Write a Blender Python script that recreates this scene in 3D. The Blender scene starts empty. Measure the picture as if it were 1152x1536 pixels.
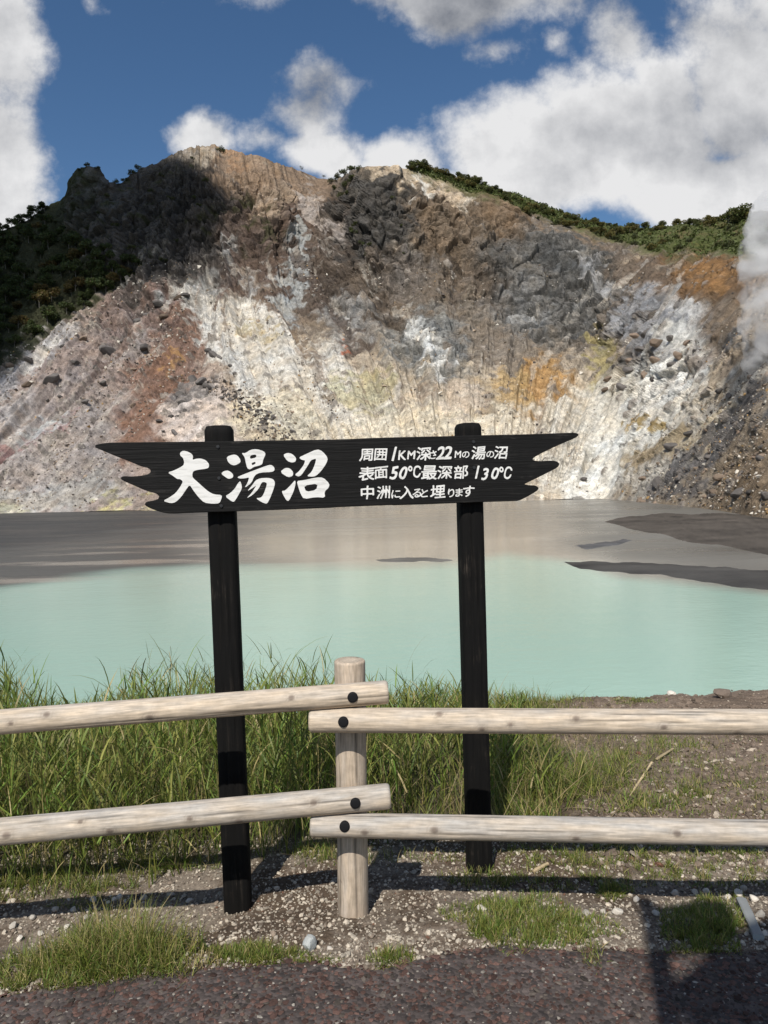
import bpy, bmesh, math, random
import numpy as np
from mathutils import Vector, Matrix

sc = bpy.context.scene
rng = np.random.default_rng(11)
random.seed(5)

# ------------------------------------------------------------------ camera
EYE = 5.0                 # metres above the lake; the path is at 3.4
F = 26.0 / 36.0 * 1536.0  # focal length in photo pixels
PITCH = math.radians(2.58)
ROLL = math.radians(1.5)
fw = Vector((0, math.cos(PITCH), -math.sin(PITCH)))
up0 = Vector((0, math.sin(PITCH), math.cos(PITCH)))
xr = Vector((1, 0, 0))
cr = xr * math.cos(ROLL) - up0 * math.sin(ROLL)
cu = up0 * math.cos(ROLL) + xr * math.sin(ROLL)
cam_d = bpy.data.cameras.new('camera')
cam = bpy.data.objects.new('camera', cam_d)
sc.collection.objects.link(cam)
m = Matrix((cr, cu, -fw)).transposed().to_4x4()
m.translation = (0, 0, EYE)
cam.matrix_world = m
cam_d.sensor_fit = 'VERTICAL'
cam_d.sensor_height = 36.0
cam_d.lens = 26.0
cam_d.clip_start = 0.05
cam_d.clip_end = 20000
sc.camera = cam
sc.render.resolution_x, sc.render.resolution_y = 768, 1024

# ------------------------------------------------------------------ light
SUN_EL, SUN_AZ = 48.0, 15.0      # the sun stands behind the camera, to its left
SKY_STRENGTH, SUN_STRENGTH = 0.07, 4.8
sc.view_settings.view_transform = 'Standard'
sc.view_settings.look = 'None'
sc.view_settings.exposure = 0.0
sc.view_settings.gamma = 1.0
sc.view_settings.use_curve_mapping = False
az = math.radians(SUN_AZ)
el = math.radians(SUN_EL)
to_sun = Vector((-math.sin(az) * math.cos(el), -math.cos(az) * math.cos(el), math.sin(el)))
sun_d = bpy.data.lights.new('sun', 'SUN')
sun_d.energy = SUN_STRENGTH
sun_d.angle = math.radians(0.53)
sun_d.color = (1.0, 0.95, 0.87)
sun = bpy.data.objects.new('sun', sun_d)
sc.collection.objects.link(sun)
sun.location = (-20, -60, 80)
sun.rotation_euler = to_sun.to_track_quat('Z', 'Y').to_euler()
sc.cycles.max_bounces = 6
sc.cycles.diffuse_bounces = 3
sc.cycles.glossy_bounces = 3
sc.cycles.transmission_bounces = 4
sc.cycles.transparent_max_bounces = 8
sc.cycles.volume_bounces = 4
sc.cycles.volume_step_rate = 1.0
sc.cycles.volume_max_steps = 128
sc.cycles.use_denoising = True
sc.cycles.caustics_reflective = False
sc.cycles.caustics_refractive = False


# ------------------------------------------------------------------ pixel helpers
def ray(px, py):
    return cr * ((px - 576) / F) - cu * ((py - 768) / F) + fw


def at_y(px, py, y):            # the point on the plane y = const
    d = ray(px, py)
    return Vector((0, 0, EYE)) + d * (y / d.y)


def at_z(px, py, z):            # the point on the plane z = const
    d = ray(px, py)
    return Vector((0, 0, EYE)) + d * ((z - EYE) / d.z)


def ray_np(px, py):
    a = (np.asarray(px, float) - 576) / F
    b = -(np.asarray(py, float) - 768) / F
    c, u, f = np.array(cr), np.array(cu), np.array(fw)
    return a[..., None] * c + b[..., None] * u + f


def smooth(a, b, x):
    t = np.clip((np.asarray(x, float) - a) / (b - a), 0, 1)
    return t * t * (3 - 2 * t)


# ------------------------------------------------------------------ noise (numpy)
def _hash(ix, iy, iz, seed):
    h = (ix.astype(np.uint32) * np.uint32(374761393) + iy.astype(np.uint32) * np.uint32(668265263)
         + iz.astype(np.uint32) * np.uint32(2147483647 - 58) + np.uint32((seed * 144665 + 7919) % 4294967295))
    h = (h ^ (h >> np.uint32(13))) * np.uint32(1274126177)
    h = (h ^ (h >> np.uint32(16))) * np.uint32(2246822519)
    return h ^ (h >> np.uint32(15))


def vnoise(x, y, z, seed=0):
    x, y, z = np.broadcast_arrays(np.asarray(x, np.float64), np.asarray(y, np.float64), np.asarray(z, np.float64))
    x0, y0, z0 = np.floor(x), np.floor(y), np.floor(z)
    fx, fy, fz = x - x0, y - y0, z - z0
    ix, iy, iz = (x0.astype(np.int64) & 0xffffffff), (y0.astype(np.int64) & 0xffffffff), (z0.astype(np.int64) & 0xffffffff)
    ux, uy, uz = [t * t * t * (t * (t * 6 - 15) + 10) for t in (fx, fy, fz)]
    out = 0
    for dx in (0, 1):
        wx = ux if dx else 1 - ux
        for dy in (0, 1):
            wy = uy if dy else 1 - uy
            for dz in (0, 1):
                wz = uz if dz else 1 - uz
                h = _hash((ix + dx) & 0xffffffff, (iy + dy) & 0xffffffff, (iz + dz) & 0xffffffff, seed)
                gx = ((h & np.uint32(255)).astype(np.float64) / 127.5 - 1)
                gy = (((h >> np.uint32(8)) & np.uint32(255)).astype(np.float64) / 127.5 - 1)
                gz = (((h >> np.uint32(16)) & np.uint32(255)).astype(np.float64) / 127.5 - 1)
                out = out + wx * wy * wz * (gx * (fx - dx) + gy * (fy - dy) + gz * (fz - dz))
    return out * 1.3


def fbm(x, y, z, octv=4, seed=0, ridged=False, gain=0.5):
    a, s, tot = 1.0, 0.0, 0.0
    for o in range(octv):
        n = vnoise(x, y, z, seed + o * 17)
        if ridged:
            n = 1 - 2 * np.abs(n)
        s = s + a * n
        tot += a
        a *= gain
        x, y, z = x * 2.03 + 5.1, y * 2.03 + 1.7, z * 2.03 + 9.2
    return s / tot


def worley(x, y, z, seed=0):
    """nearest distance, second distance and the cell's random number"""
    x0, y0, z0 = np.floor(x), np.floor(y), np.floor(z)
    d1 = np.full(x.shape, 9.0)
    d2 = np.full(x.shape, 9.0)
    rid = np.zeros(x.shape)
    for dx in (-1, 0, 1):
        for dy in (-1, 0, 1):
            for dz in (-1, 0, 1):
                cx, cy, cz = x0 + dx, y0 + dy, z0 + dz
                h = _hash(cx.astype(np.int64) & 0xffffffff, cy.astype(np.int64) & 0xffffffff, cz.astype(np.int64) & 0xffffffff, seed)
                qx = cx + (h & np.uint32(255)) / 255.0
                qy = cy + ((h >> np.uint32(8)) & np.uint32(255)) / 255.0
                qz = cz + ((h >> np.uint32(16)) & np.uint32(255)) / 255.0
                r = ((h >> np.uint32(24)) & np.uint32(255)) / 255.0
                d = np.sqrt((x - qx) ** 2 + (y - qy) ** 2 + (z - qz) ** 2)
                near = d < d1
                d2 = np.where(near, d1, np.minimum(d2, d))
                rid = np.where(near, r, rid)
                d1 = np.where(near, d, d1)
    return d1, d2, rid


# ------------------------------------------------------------------ mesh helpers
def mesh_np(name, V, faces, col=None, smooth_shade=False):
    """faces: list of (n, k) integer arrays"""
    me = bpy.data.meshes.new(name)
    V = np.asarray(V, np.float32)
    me.vertices.add(len(V))
    me.vertices.foreach_set('co', V.ravel())
    faces = [np.asarray(f, np.int32) for f in faces if len(f)]
    nl = sum(f.size for f in faces)
    nf = sum(len(f) for f in faces)
    me.loops.add(nl)
    me.loops.foreach_set('vertex_index', np.concatenate([f.ravel() for f in faces]))
    me.polygons.add(nf)
    starts, k0 = [], 0
    for f in faces:
        starts.append(k0 + np.arange(len(f), dtype=np.int32) * f.shape[1])
        k0 += f.size
    me.polygons.foreach_set('loop_start', np.concatenate(starts).astype(np.int32))
    me.polygons.foreach_set('use_smooth', np.full(nf, smooth_shade, bool))
    me.update(calc_edges=True)
    if col is not None:
        at = me.attributes.new('col', 'FLOAT_COLOR', 'POINT')
        c = np.ones((len(V), 4), np.float32)
        c[:, :col.shape[1]] = np.clip(col, 0, 1)
        at.data.foreach_set('color', c.ravel())
    return me


def grid_faces(nr, nc, wrap=False):
    i = np.arange(nr - 1)[:, None]
    j = np.arange(nc if wrap else nc - 1)[None, :]
    j2 = (j + 1) % nc
    a = i * nc + j
    b = i * nc + j2
    c = (i + 1) * nc + j2
    d = (i + 1) * nc + j
    return np.stack([a, b, c, d], -1).reshape(-1, 4)


def link(name, me, mat=None, parent=None):
    o = bpy.data.objects.new(name, me)
    sc.collection.objects.link(o)
    if mat is not None and me is not None and len(me.materials) == 0:
        me.materials.append(mat)
    if parent is not None:
        o.parent = parent
    return o


def empty(name, loc=(0, 0, 0)):
    o = bpy.data.objects.new(name, None)
    o.empty_display_size = 0.1
    sc.collection.objects.link(o)
    o.location = loc
    return o


def tag(o, label=None, cat=None, group=None, kind=None):
    if label:
        o['label'] = label
    if cat:
        o['category'] = cat
    if group:
        o['group'] = group
    if kind:
        o['kind'] = kind
    return o


WORLD = {}


def place(o, world, parent=None):
    """put an object at a world matrix under a parent placed the same way"""
    if parent is not None:
        o.parent = parent
        o.matrix_parent_inverse = Matrix.Identity(4)
        o.matrix_basis = WORLD[parent.name].inverted() @ world
    else:
        o.matrix_basis = world
    WORLD[o.name] = world.copy()
    return o


def copy_tree(o, parent=None):
    c = o.copy()
    sc.collection.objects.link(c)
    c.parent = parent
    for ch in list(o.children):
        copy_tree(ch, c)
    return c


# ------------------------------------------------------------------ material helpers
def new_mat(name):
    mt = bpy.data.materials.new(name)
    mt.use_nodes = True
    nt = mt.node_tree
    return mt, nt, nt.nodes['Principled BSDF'], nt.nodes['Material Output']


def N(nt, typ, **kw):
    n = nt.nodes.new(typ)
    for k, v in kw.items():
        setattr(n, k, v)
    return n


def mathn(nt, op, a, b=None, c=None, clamp=False):
    n = nt.nodes.new('ShaderNodeMath')
    n.operation = op
    n.use_clamp = clamp
    for i, v in enumerate((a, b, c)):
        if v is None:
            continue
        if isinstance(v, (int, float)):
            n.inputs[i].default_value = v
        else:
            nt.links.new(v, n.inputs[i])
    return n.outputs[0]


def noise_node(nt, vec, scale, detail=4, rough=0.55, dist=0.0):
    n = nt.nodes.new('ShaderNodeTexNoise')
    n.inputs['Scale'].default_value = scale
    n.inputs['Detail'].default_value = detail
    n.inputs['Roughness'].default_value = rough
    n.inputs['Distortion'].default_value = dist
    if vec is not None:
        nt.links.new(vec, n.inputs['Vector'])
    return n.outputs['Fac']


def maprange(nt, v, a, b, c=0.0, d=1.0, typ='SMOOTHSTEP'):
    n = nt.nodes.new('ShaderNodeMapRange')
    n.interpolation_type = typ
    nt.links.new(v, n.inputs['Value'])
    for k, x in zip(('From Min', 'From Max', 'To Min', 'To Max'), (a, b, c, d)):
        n.inputs[k].default_value = x
    return n.outputs['Result']


def mixcol(nt, fac, a, b, blend='MIX'):
    n = nt.nodes.new('ShaderNodeMix')
    n.data_type = 'RGBA'
    n.blend_type = blend
    for s, v in ((n.inputs[0], fac), (n.inputs[6], a), (n.inputs[7], b)):
        if isinstance(v, (int, float)):
            s.default_value = v
        elif isinstance(v, tuple):
            s.default_value = (*v, 1) if len(v) == 3 else v
        else:
            nt.links.new(v, s)
    return n.outputs[2]


def bump(nt, bsdf, h, strength, dist):
    b = nt.nodes.new('ShaderNodeBump')
    b.inputs['Strength'].default_value = strength
    b.inputs['Distance'].default_value = dist
    nt.links.new(h, b.inputs['Height'])
    nt.links.new(b.outputs[0], bsdf.inputs['Normal'])
    return b


def attr_col(nt):
    a = nt.nodes.new('ShaderNodeAttribute')
    a.attribute_name = 'col'
    return a.outputs['Color']


def objco(nt):
    return nt.nodes.new('ShaderNodeTexCoord').outputs['Object']


def mapping(nt, vec, scale=(1, 1, 1), loc=(0, 0, 0), rot=(0, 0, 0)):
    n = nt.nodes.new('ShaderNodeMapping')
    n.inputs['Scale'].default_value = scale
    n.inputs['Location'].default_value = loc
    n.inputs['Rotation'].default_value = rot
    nt.links.new(vec, n.inputs['Vector'])
    return n.outputs[0]


# ------------------------------------------------------------------ world: clear sky with broken cumulus
def build_world():
    w = bpy.data.worlds.new('World')
    sc.world = w
    w.use_nodes = True
    nt = w.node_tree
    bg = nt.nodes['Background']
    bg.inputs['Strength'].default_value = SKY_STRENGTH
    sky = N(nt, 'ShaderNodeTexSky', sky_type='NISHITA', sun_disc=False)
    sky.sun_elevation = el
    # the lamp stands at bearing (-sin az, -cos az); the node measures from +Y clockwise
    sky.sun_rotation = math.atan2(to_sun.x, to_sun.y)
    sky.altitude = 300
    sky.air_density = 1.0
    sky.dust_density = 0.2
    sky.ozone_density = 2.6
    tc = nt.nodes.new('ShaderNodeTexCoord')
    sep = nt.nodes.new('ShaderNodeSeparateXYZ')
    nt.links.new(tc.outputs['Generated'], sep.inputs[0])
    ay = mathn(nt, 'ADD', mathn(nt, 'ABSOLUTE', sep.outputs[1]), 0.02)
    u = mathn(nt, 'DIVIDE', sep.outputs[0], ay)
    v = mathn(nt, 'DIVIDE', sep.outputs[2], ay)
    cmb = nt.nodes.new('ShaderNodeCombineXYZ')
    nt.links.new(u, cmb.inputs[0])
    nt.links.new(v, cmb.inputs[1])
    uv = cmb.outputs[0]
    warp = N(nt, 'ShaderNodeTexNoise')
    warp.inputs['Scale'].default_value = 4.0
    warp.inputs['Detail'].default_value = 1.5
    nt.links.new(uv, warp.inputs['Vector'])
    wv = N(nt, 'ShaderNodeVectorMath', operation='MULTIPLY_ADD')
    nt.links.new(warp.outputs['Color'], wv.inputs[0])
    wv.inputs[1].default_value = (0.16, 0.16, 0)
    wv.inputs[2].default_value = (-0.08, -0.08, 0)
    wadd = N(nt, 'ShaderNodeVectorMath', operation='ADD')
    nt.links.new(uv, wadd.inputs[0])
    nt.links.new(wv.outputs[0], wadd.inputs[1])
    uvw = wadd.outputs[0]

    def blobs(lst, vec):
        acc = None
        for (px, py, rx, ry, rot, wt) in lst:
            d = ray(px, py)
            cu_, cv_ = d.x / d.y, d.z / d.y
            mp = N(nt, 'ShaderNodeVectorMath', operation='MULTIPLY_ADD')
            nt.links.new(vec, mp.inputs[0])
            mp.inputs[1].default_value = (F / rx, F / ry, 0)
            mp.inputs[2].default_value = (-cu_ * F / rx, -cv_ * F / ry, 0)
            ln = N(nt, 'ShaderNodeVectorMath', operation='LENGTH')
            nt.links.new(mp.outputs[0], ln.inputs[0])
            f = maprange(nt, ln.outputs['Value'], 0.1, 1.35, wt, 0.0, 'LINEAR')
            acc = f if acc is None else mathn(nt, 'MAXIMUM', acc, f)
        return acc

    cover = blobs([
        (5, 50, 95, 170, 0, 1.0), (-10, 250, 120, 150, 0, 1.0), (-140, 150, 170, 260, 0, .9),
        (300, 212, 70, 45, 0, .85), (480, 228, 110, 52, 0, .95), (465, 185, 120, 75, 0, .78), (390, 215, 90, 40, 0, .7),
        (620, 250, 110, 60, 0, .85), (760, 225, 170, 100, 0, 1.05), (930, 220, 210, 130, 0, 1.15), (830, 280, 330, 80, 0, 1.1),
        (1110, 100, 140, 180, 0, 1.05), (1000, 140, 110, 120, 0, .85), (1050, 290, 300, 90, 0, 1.15),
        (945, 50, 75, 100, 0, .68), (740, 85, 105, 65, 0, .62), (835, 70, 50, 36, 0, .5), (1010, 20, 50, 60, 0, .5),
        (650, -10, 320, 85, 0, .95), (1350, 150, 280, 280, 0, 1.1), (165, 15, 60, 28, 0, .42),
        (860, -160, 500, 90, 0, .85), (300, -260, 320, 100, 0, .75),
    ], uvw)
    n1 = noise_node(nt, uv, 4.6, 8, 0.63)
    dens = mathn(nt, 'ADD', cover, mathn(nt, 'MULTIPLY', mathn(nt, 'SUBTRACT', n1, 0.5), 1.7))
    # away from the frame the same broken cumulus goes on
    far = maprange(nt, mathn(nt, 'ADD', mathn(nt, 'ABSOLUTE', u), mathn(nt, 'MULTIPLY', v, 0.6)), 0.95, 1.5)
    gen = mathn(nt, 'ADD', mathn(nt, 'MULTIPLY', noise_node(nt, tc.outputs['Generated'], 2.6, 4, 0.55), 1.6), -0.42)
    dmix = N(nt, 'ShaderNodeMix', data_type='FLOAT')
    nt.links.new(far, dmix.inputs[0])
    nt.links.new(dens, dmix.inputs[2])
    nt.links.new(gen, dmix.inputs[3])
    dens = dmix.outputs[0]
    alpha = maprange(nt, dens, 0.34, 0.70)
    # relief: brighter where the cloud thins towards the light, greyer in the deep middle
    off = N(nt, 'ShaderNodeVectorMath', operation='ADD')
    nt.links.new(uv, off.inputs[0])
    off.inputs[1].default_value = (-0.025, 0.04, 0)
    n2 = noise_node(nt, off.outputs[0], 4.6, 3, 0.60)
    n3 = noise_node(nt, uv, 4.6, 3, 0.60)
    relief = mathn(nt, 'ADD', mathn(nt, 'MULTIPLY', mathn(nt, 'SUBTRACT', n3, n2), 2.3), mathn(nt, 'MULTIPLY', mathn(nt, 'SUBTRACT', n1, n3), 2.4))
    grey = blobs([(1120, 190, 190, 95, 0, .95), (680, -10, 400, 100, 0, 1.15), (480, 165, 110, 60, 0, .9),
                  (1000, 215, 130, 60, 0, .65), (860, 215, 110, 60, 0, .3), (1350, 120, 260, 200, 0, .8), (10, 180, 110, 230, 0, .45),
                  (860, -160, 500, 90, 0, .7)], uvw)
    lit = mathn(nt, 'SUBTRACT', mathn(nt, 'ADD', 1.0, relief), mathn(nt, 'MULTIPLY', grey, 0.78), clamp=True)
    ccol = mixcol(nt, lit, (3.0, 3.25, 3.8), (11.5, 11.5, 11.6))
    hs = N(nt, 'ShaderNodeHueSaturation')
    hs.inputs['Saturation'].default_value = 1.15
    hs.inputs['Value'].default_value = 1.3
    nt.links.new(sky.outputs[0], hs.inputs['Color'])
    out = mixcol(nt, alpha, hs.outputs[0], ccol)
    nt.links.new(out, bg.inputs['Color'])


build_world()


# ------------------------------------------------------------------ the mountain
def slope_column(px, foot, segs):
    """segs: (photo row, tangent of the slope leading up to it); returns rows and horizontal distances"""
    r = ray(px, foot)
    d = math.hypot(r.x, r.y)
    k = -EYE / r.z
    dist, z = d * k, 0.0
    rows, ds = [foot], [dist]
    for (py, s) in segs:
        r = ray(px, py)
        e = r.z / math.hypot(r.x, r.y)
        nd = (z - s * dist - EYE) / (e - s)
        z = EYE + e * nd
        dist = nd
        rows.append(py)
        ds.append(dist)
    return rows, ds


COLS = [
    (-700, 800, [(640, .5), (560, .6), (500, .7)]),
    (-420, 792, [(640, .55), (520, .62), (430, .75)]),
    (-200, 780, [(650, .58), (560, .62), (460, .7), (392, .8)]),
    (0, 770, [(650, .60), (540, .63), (450, .70), (400, .85), (345, .95)]),
    (100, 768, [(650, .60), (540, .63), (450, .72), (370, 1.0), (300, 1.1)]),
    (112, 768, [(650, .60), (540, .63), (450, .72), (345, 1.3), (258, 2.6)]),
    (155, 767, [(650, .60), (540, .63), (440, .75), (345, 1.5), (258, 2.6)]),
    (170, 767, [(650, .60), (540, .63), (440, .75), (350, 1.6), (268, 1.9)]),
    (300, 765, [(650, .62), (540, .66), (450, .72), (400, .95), (300, 1.5), (222, 1.25)]),
    (400, 763, [(650, .62), (540, .68), (450, .75), (380, 1.1), (300, 1.3), (241, 1.1)]),
    (480, 761, [(650, .60), (540, .64), (450, .70), (380, .85), (310, 1.0), (268, 1.0)]),
    (560, 759, [(650, .60), (540, .66), (450, .75), (390, 1.2), (300, 2.0), (250, 1.5)]),
    (650, 756, [(650, .60), (540, .66), (450, .80), (380, 1.1), (300, 1.2), (262, 1.0)]),
    (780, 751, [(650, .60), (540, .64), (450, .85), (380, 1.1), (316, .9), (300, .52)]),
    (900, 748, [(650, .62), (560, .66), (500, .72), (430, .9), (380, .8), (352, .65), (334, .45)]),
    (1000, 757, [(700, .55), (620, .66), (540, .70), (500, .66), (430, .70), (385, .56), (332, .42)]),
    (1152, 780, [(700, .52), (620, .60), (540, .62), (480, .60), (430, .56), (385, .50), (322, .42)]),
    (1400, 800, [(700, .5), (600, .6), (500, .62), (420, .60), (340, .5)]),
    (1750, 815, [(700, .5), (600, .6), (500, .62), (420, .60), (360, .5)]),
]
RIDGE = [(-700, 500), (-420, 430), (-200, 390), (0, 350), (40, 332), (60, 315), (90, 302), (103, 290), (109, 262), (118, 253), (150, 251), (158, 262),
         (163, 275), (178, 272), (195, 258), (230, 244), (262, 230), (290, 221), (320, 217), (345, 220), (375, 231), (410, 243),
         (440, 254), (475, 269), (505, 270), (520, 262), (545, 251), (600, 251), (640, 256), (700, 272), (740, 283), (780, 296), (850, 320),
         (900, 338), (950, 343), (1000, 338), (1060, 333), (1152, 322), (1400, 345), (1750, 365)]


def build_mountain():
    px = np.concatenate([np.linspace(-700, -40, 90, endpoint=False), np.linspace(-40, 1200, 800), np.linspace(1206, 1750, 80)])
    NR, NB = 470, 14
    t = np.linspace(0, 1, NR) ** 0.97
    cpx = np.array([c[0] for c in COLS], float)
    foot = np.interp(px, cpx, [c[1] for c in COLS])
    foot += 1.2 * np.sin(px / 37.0) * (px < 860)
    ridge = np.interp(px, [r[0] for r in RIDGE], [r[1] for r in RIDGE])
    tab = np.zeros((NR, len(COLS)))
    for i, (cp, f0, segs) in enumerate(COLS):
        rows, ds = slope_column(cp, f0, segs)
        rows, ds = np.array(rows, float), np.array(ds)
        tt = (rows[0] - rows) / (rows[0] - rows[-1])
        tab[:, i] = np.interp(t, tt, ds)
    D = np.stack([np.interp(px, cpx, tab[k]) for k in range(NR)])
    # round the folds between the control columns and rows off
    for _ in range(3):
        k = 9
        pad = np.pad(D, ((0, 0), (k, k)), mode='edge')
        c = np.cumsum(np.pad(pad, ((0, 0), (1, 0))), 1)
        D = (c[:, 2 * k + 1:] - c[:, :-2 * k - 1]) / (2 * k + 1)
        k = 7
        pad = np.pad(D, ((k, k), (0, 0)), mode='reflect', reflect_type='odd')
        c = np.cumsum(np.pad(pad, ((1, 0), (0, 0))), 0)
        D = (c[2 * k + 1:] - c[:-2 * k - 1]) / (2 * k + 1)
    PX = np.broadcast_to(px, (NR, len(px)))
    ker = np.hanning(61)
    ker /= ker.sum()
    rs = np.convolve(np.pad(ridge, 30, mode='edge'), ker, mode='valid')
    PY = foot[None, :] + (rs - foot)[None, :] * t[:, None] + (ridge - rs)[None, :] * smooth(.78, 1.0, t)[:, None]
    R = ray_np(PX, PY)
    h = np.hypot(R[..., 0], R[..., 1])
    P = R * (D / h)[..., None]
    P[..., 2] += EYE
    # masks in photo coordinates -------------------------------------------------
    x, y, z = P[..., 0], P[..., 1], P[..., 2]
    wx = fbm(x / 16, y / 16, z / 16, 5, 3)
    wy = fbm(x / 16 + 40, y / 16, z / 16, 5, 8)
    sx_ = fbm(x / 3.6, y / 3.6, z / 3.6, 4, 13)
    sy_ = fbm(x / 3.6 + 40, y / 3.6, z / 3.6, 4, 18)
    QX, QY = PX + wx * 60 + sx_ * 40, PY + wy * 50 + sy_ * 40

    def ell(cx, cy, rx, ry, ang=0, soft=0.28):
        a = math.radians(ang)
        dx, dy = QX - cx, QY - cy
        ex = (dx * math.cos(a) + dy * math.sin(a)) / rx
        ey = (-dx * math.sin(a) + dy * math.cos(a)) / ry
        r = np.sqrt(ex * ex + ey * ey)
        return 1 - smooth(1 - soft, 1 + soft, r)

    rock = np.zeros_like(x)
    for e in [(225, 330, 125, 105, 0, .3), (135, 290, 45, 50, 0, .3), (375, 330, 70, 75, 30, .4), (570, 330, 70, 85, 0, .35), (820, 440, 130, 80, 25, .35),
              (640, 515, 75, 48, 20, .4), (980, 560, 70, 40, 20, .4), (700, 350, 120, 75, 25, .5), (540, 430, 70, 60, 0, .5),
              (290, 600, 35, 26, 15, .5), (235, 455, 70, 40, -20, .6), (1095, 515, 30, 22, 0, .5)]:
        rock = np.maximum(rock, ell(*e))
    # fall lines: the direction debris runs down on each flank
    fl = np.interp(PX, [-700, 0, 250, 330, 450, 600, 750, 880, 1152, 1750], [.9, .9, .75, -.15, -.55, -.3, .05, .65, .9, .9])
    S = PX + fl * (PY - 520)
    streak = fbm(S / 16, PY / 150, 3.3, 4, 21)
    streak2 = fbm(S / 6, PY / 60, 7.3, 3, 23)
    # normals of the smooth hill ------------------------------------------------
    du = np.gradient(P, axis=1)
    dv = np.gradient(P, axis=0)
    nn = np.cross(du, dv)
    nn /= np.linalg.norm(nn, axis=-1, keepdims=True) + 1e-9
    flip = np.sign((nn * (-P + np.array([0, 0, EYE]))).sum(-1, keepdims=True))
    nn *= flip
    # relief ---------------------------------------------------------------------
    big = fbm(x / 34, y / 34, z / 60, 3, 31, ridged=True)
    crag = fbm(x / 15 + wx, y / 15, z / 20 + wy, 6, 41, ridged=True, gain=0.48)
    d1, d2, rid = worley(x / 5.2 + wx * 1.2, y / 5.2, z / 7.5 + wy * 1.2, 51)
    blocky = (rid - 0.5) * smooth(0.0, 0.22, d2 - d1)
    e1, e2, rid2 = worley(x / 2.1 + wx * 2, y / 2.1, z / 2.6, 61)
    blocky2 = (rid2 - 0.5) * smooth(0.0, 0.25, e2 - e1)
    crack = 1 - smooth(0.0, 0.12, d2 - d1)
    # loose boulders lying in the debris
    near = np.clip((D / 270.0) ** 1.5, .22, 1.0)
    g1, g2, rid3 = worley(x / 3.0 + sx_ * .5, y / 3.0 + sy_ * .5, z / 3.0, 71)
    stony = np.clip(-0.05 + 2.6 * fbm(x / 20, y / 20, z / 20, 4, 77) + 1.2 * streak, 0, 1)
    stony = np.maximum(stony, 0.9 * np.maximum.reduce([ell(400, 640, 38, 90, -35, .5), ell(1050, 690, 120, 90, -35, .5), ell(200, 520, 120, 70, -35, .6)]))
    bsel = smooth(0.70, 0.76, rid3 + 0.62 * stony - 0.2)
    brad = 0.10 + 0.40 * rid3 ** 3
    bould = bsel * np.sqrt(np.clip(brad ** 2 - g1 ** 2, 0, None)) * 3.0
    h1, h2, rid4 = worley(x / 1.25, y / 1.25, z / 1.25, 81)
    cob = smooth(0.62, 0.72, rid4 + 0.7 * stony - 0.25) * np.sqrt(np.clip(0.42 ** 2 - h1 ** 2, 0, None)) * 1.25
    fine = fbm(x / 1.6, y / 1.6, z / 1.6, 3, 91)
    up = smooth(0.0, 0.10, t)[:, None]
    right = smooth(880, 1020, PX) * smooth(430, 600, PY)
    green = smooth(-10, 8, np.interp(PX, [600, 640, 700, 800, 900, 1000, 1152, 1400], [252, 266, 286, 322, 358, 381, 384, 380]) - (PY + .35 * (QY - PY))) * smooth(600, 630, PX)
    gul2 = fbm(S / 62 + .3 * wx, PY / 300, 9.3, 3, 127, ridged=True)
    gul = fbm(S / 20, PY / 120, 5.3, 4, 121, ridged=True)
    gul2, gul, big, crag = gul2 - gul2.mean(), gul - gul.mean(), big - big.mean(), crag - crag.mean()
    disp = (up * (gul2 * 6.5 * (1 - .4 * rock) + big * 3.4 * (0.5 + rock) + streak * (1.2 - .6 * rock) + gul * (3.2 - 1.4 * rock) + streak2 * .25)
            + rock * up * (crag * 6.0 + blocky * 4.6 + blocky2 * 1.6 - crack * 1.3)
            + (1 - rock) * (blocky2 * .7 + bould * (1.1 + .8 * right) + cob * (1.7 + right)) * (1 - .9 * green) + fine * (0.50 + .3 * rock))
    # keep the skyline and the waterline where they are
    edge = 1 - 0.72 * smooth(0.86, 1.0, t)[:, None]
    wl = smooth(0.0, 0.035, t)[:, None]
    disp = disp * edge * (0.12 + 0.88 * wl) * near
    P = P + nn * disp[..., None]
    # colours ---------------------------------------------------------------------
    col = np.zeros(P.shape)
    col[:] = (0.30, 0.245, 0.185)

    def paint(mask, c, k=1.0):
        mm = (np.clip(mask, 0, 1) * k)[..., None]
        col[:] = col * (1 - mm) + np.array(c) * mm

    def run(pts, wid, c, k=1.0, soft=0.35):
        best = np.full(PX.shape, 9e9)
        for (x0, y0), (x1, y1) in zip(pts[:-1], pts[1:]):
            vx, vy = x1 - x0, y1 - y0
            tt = np.clip(((QX - x0) * vx + (QY - y0) * vy) / (vx * vx + vy * vy), 0, 1)
            best = np.minimum(best, np.hypot(QX - x0 - tt * vx, QY - y0 - tt * vy))
        paint(1 - smooth(wid * (1 - soft), wid * (1 + soft), best), c, k)

    cream = (0.60, 0.515, 0.395)
    white = (0.60, 0.58, 0.53)
    # debris aprons
    paint(smooth(470, 620, QY) * smooth(260, 420, QX), cream, .72)
    paint(ell(120, 640, 230, 160, -30), (0.33, 0.265, 0.235), .85)
    paint(ell(60, 690, 150, 90, -20), (0.35, 0.315, 0.29), .7)
    run([(300, 415), (150, 545), (0, 650), (-200, 760)], 26, (0.42, 0.39, 0.37), .6)
    run([(95, 500), (-10, 590), (-150, 690)], 16, (0.50, 0.49, 0.48), .6)
    run([(300, 430), (250, 540), (215, 640)], 42, (0.21, 0.125, 0.09), .85)
    run([(255, 560), (190, 680)], 24, (0.22, 0.13, 0.09), .8)
    run([(90, 632), (40, 670), (0, 690)], 9, (0.30, 0.17, 0.16), .7)
    run([(265, 420), (180, 470)], 40, (0.17, 0.12, 0.105), .7)
    paint(ell(120, 560, 90, 40, -35), (0.25, 0.20, 0.18), .6)
    paint(ell(60, 645, 35, 14, -35), (0.45, 0.47, 0.46), .7)
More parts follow.
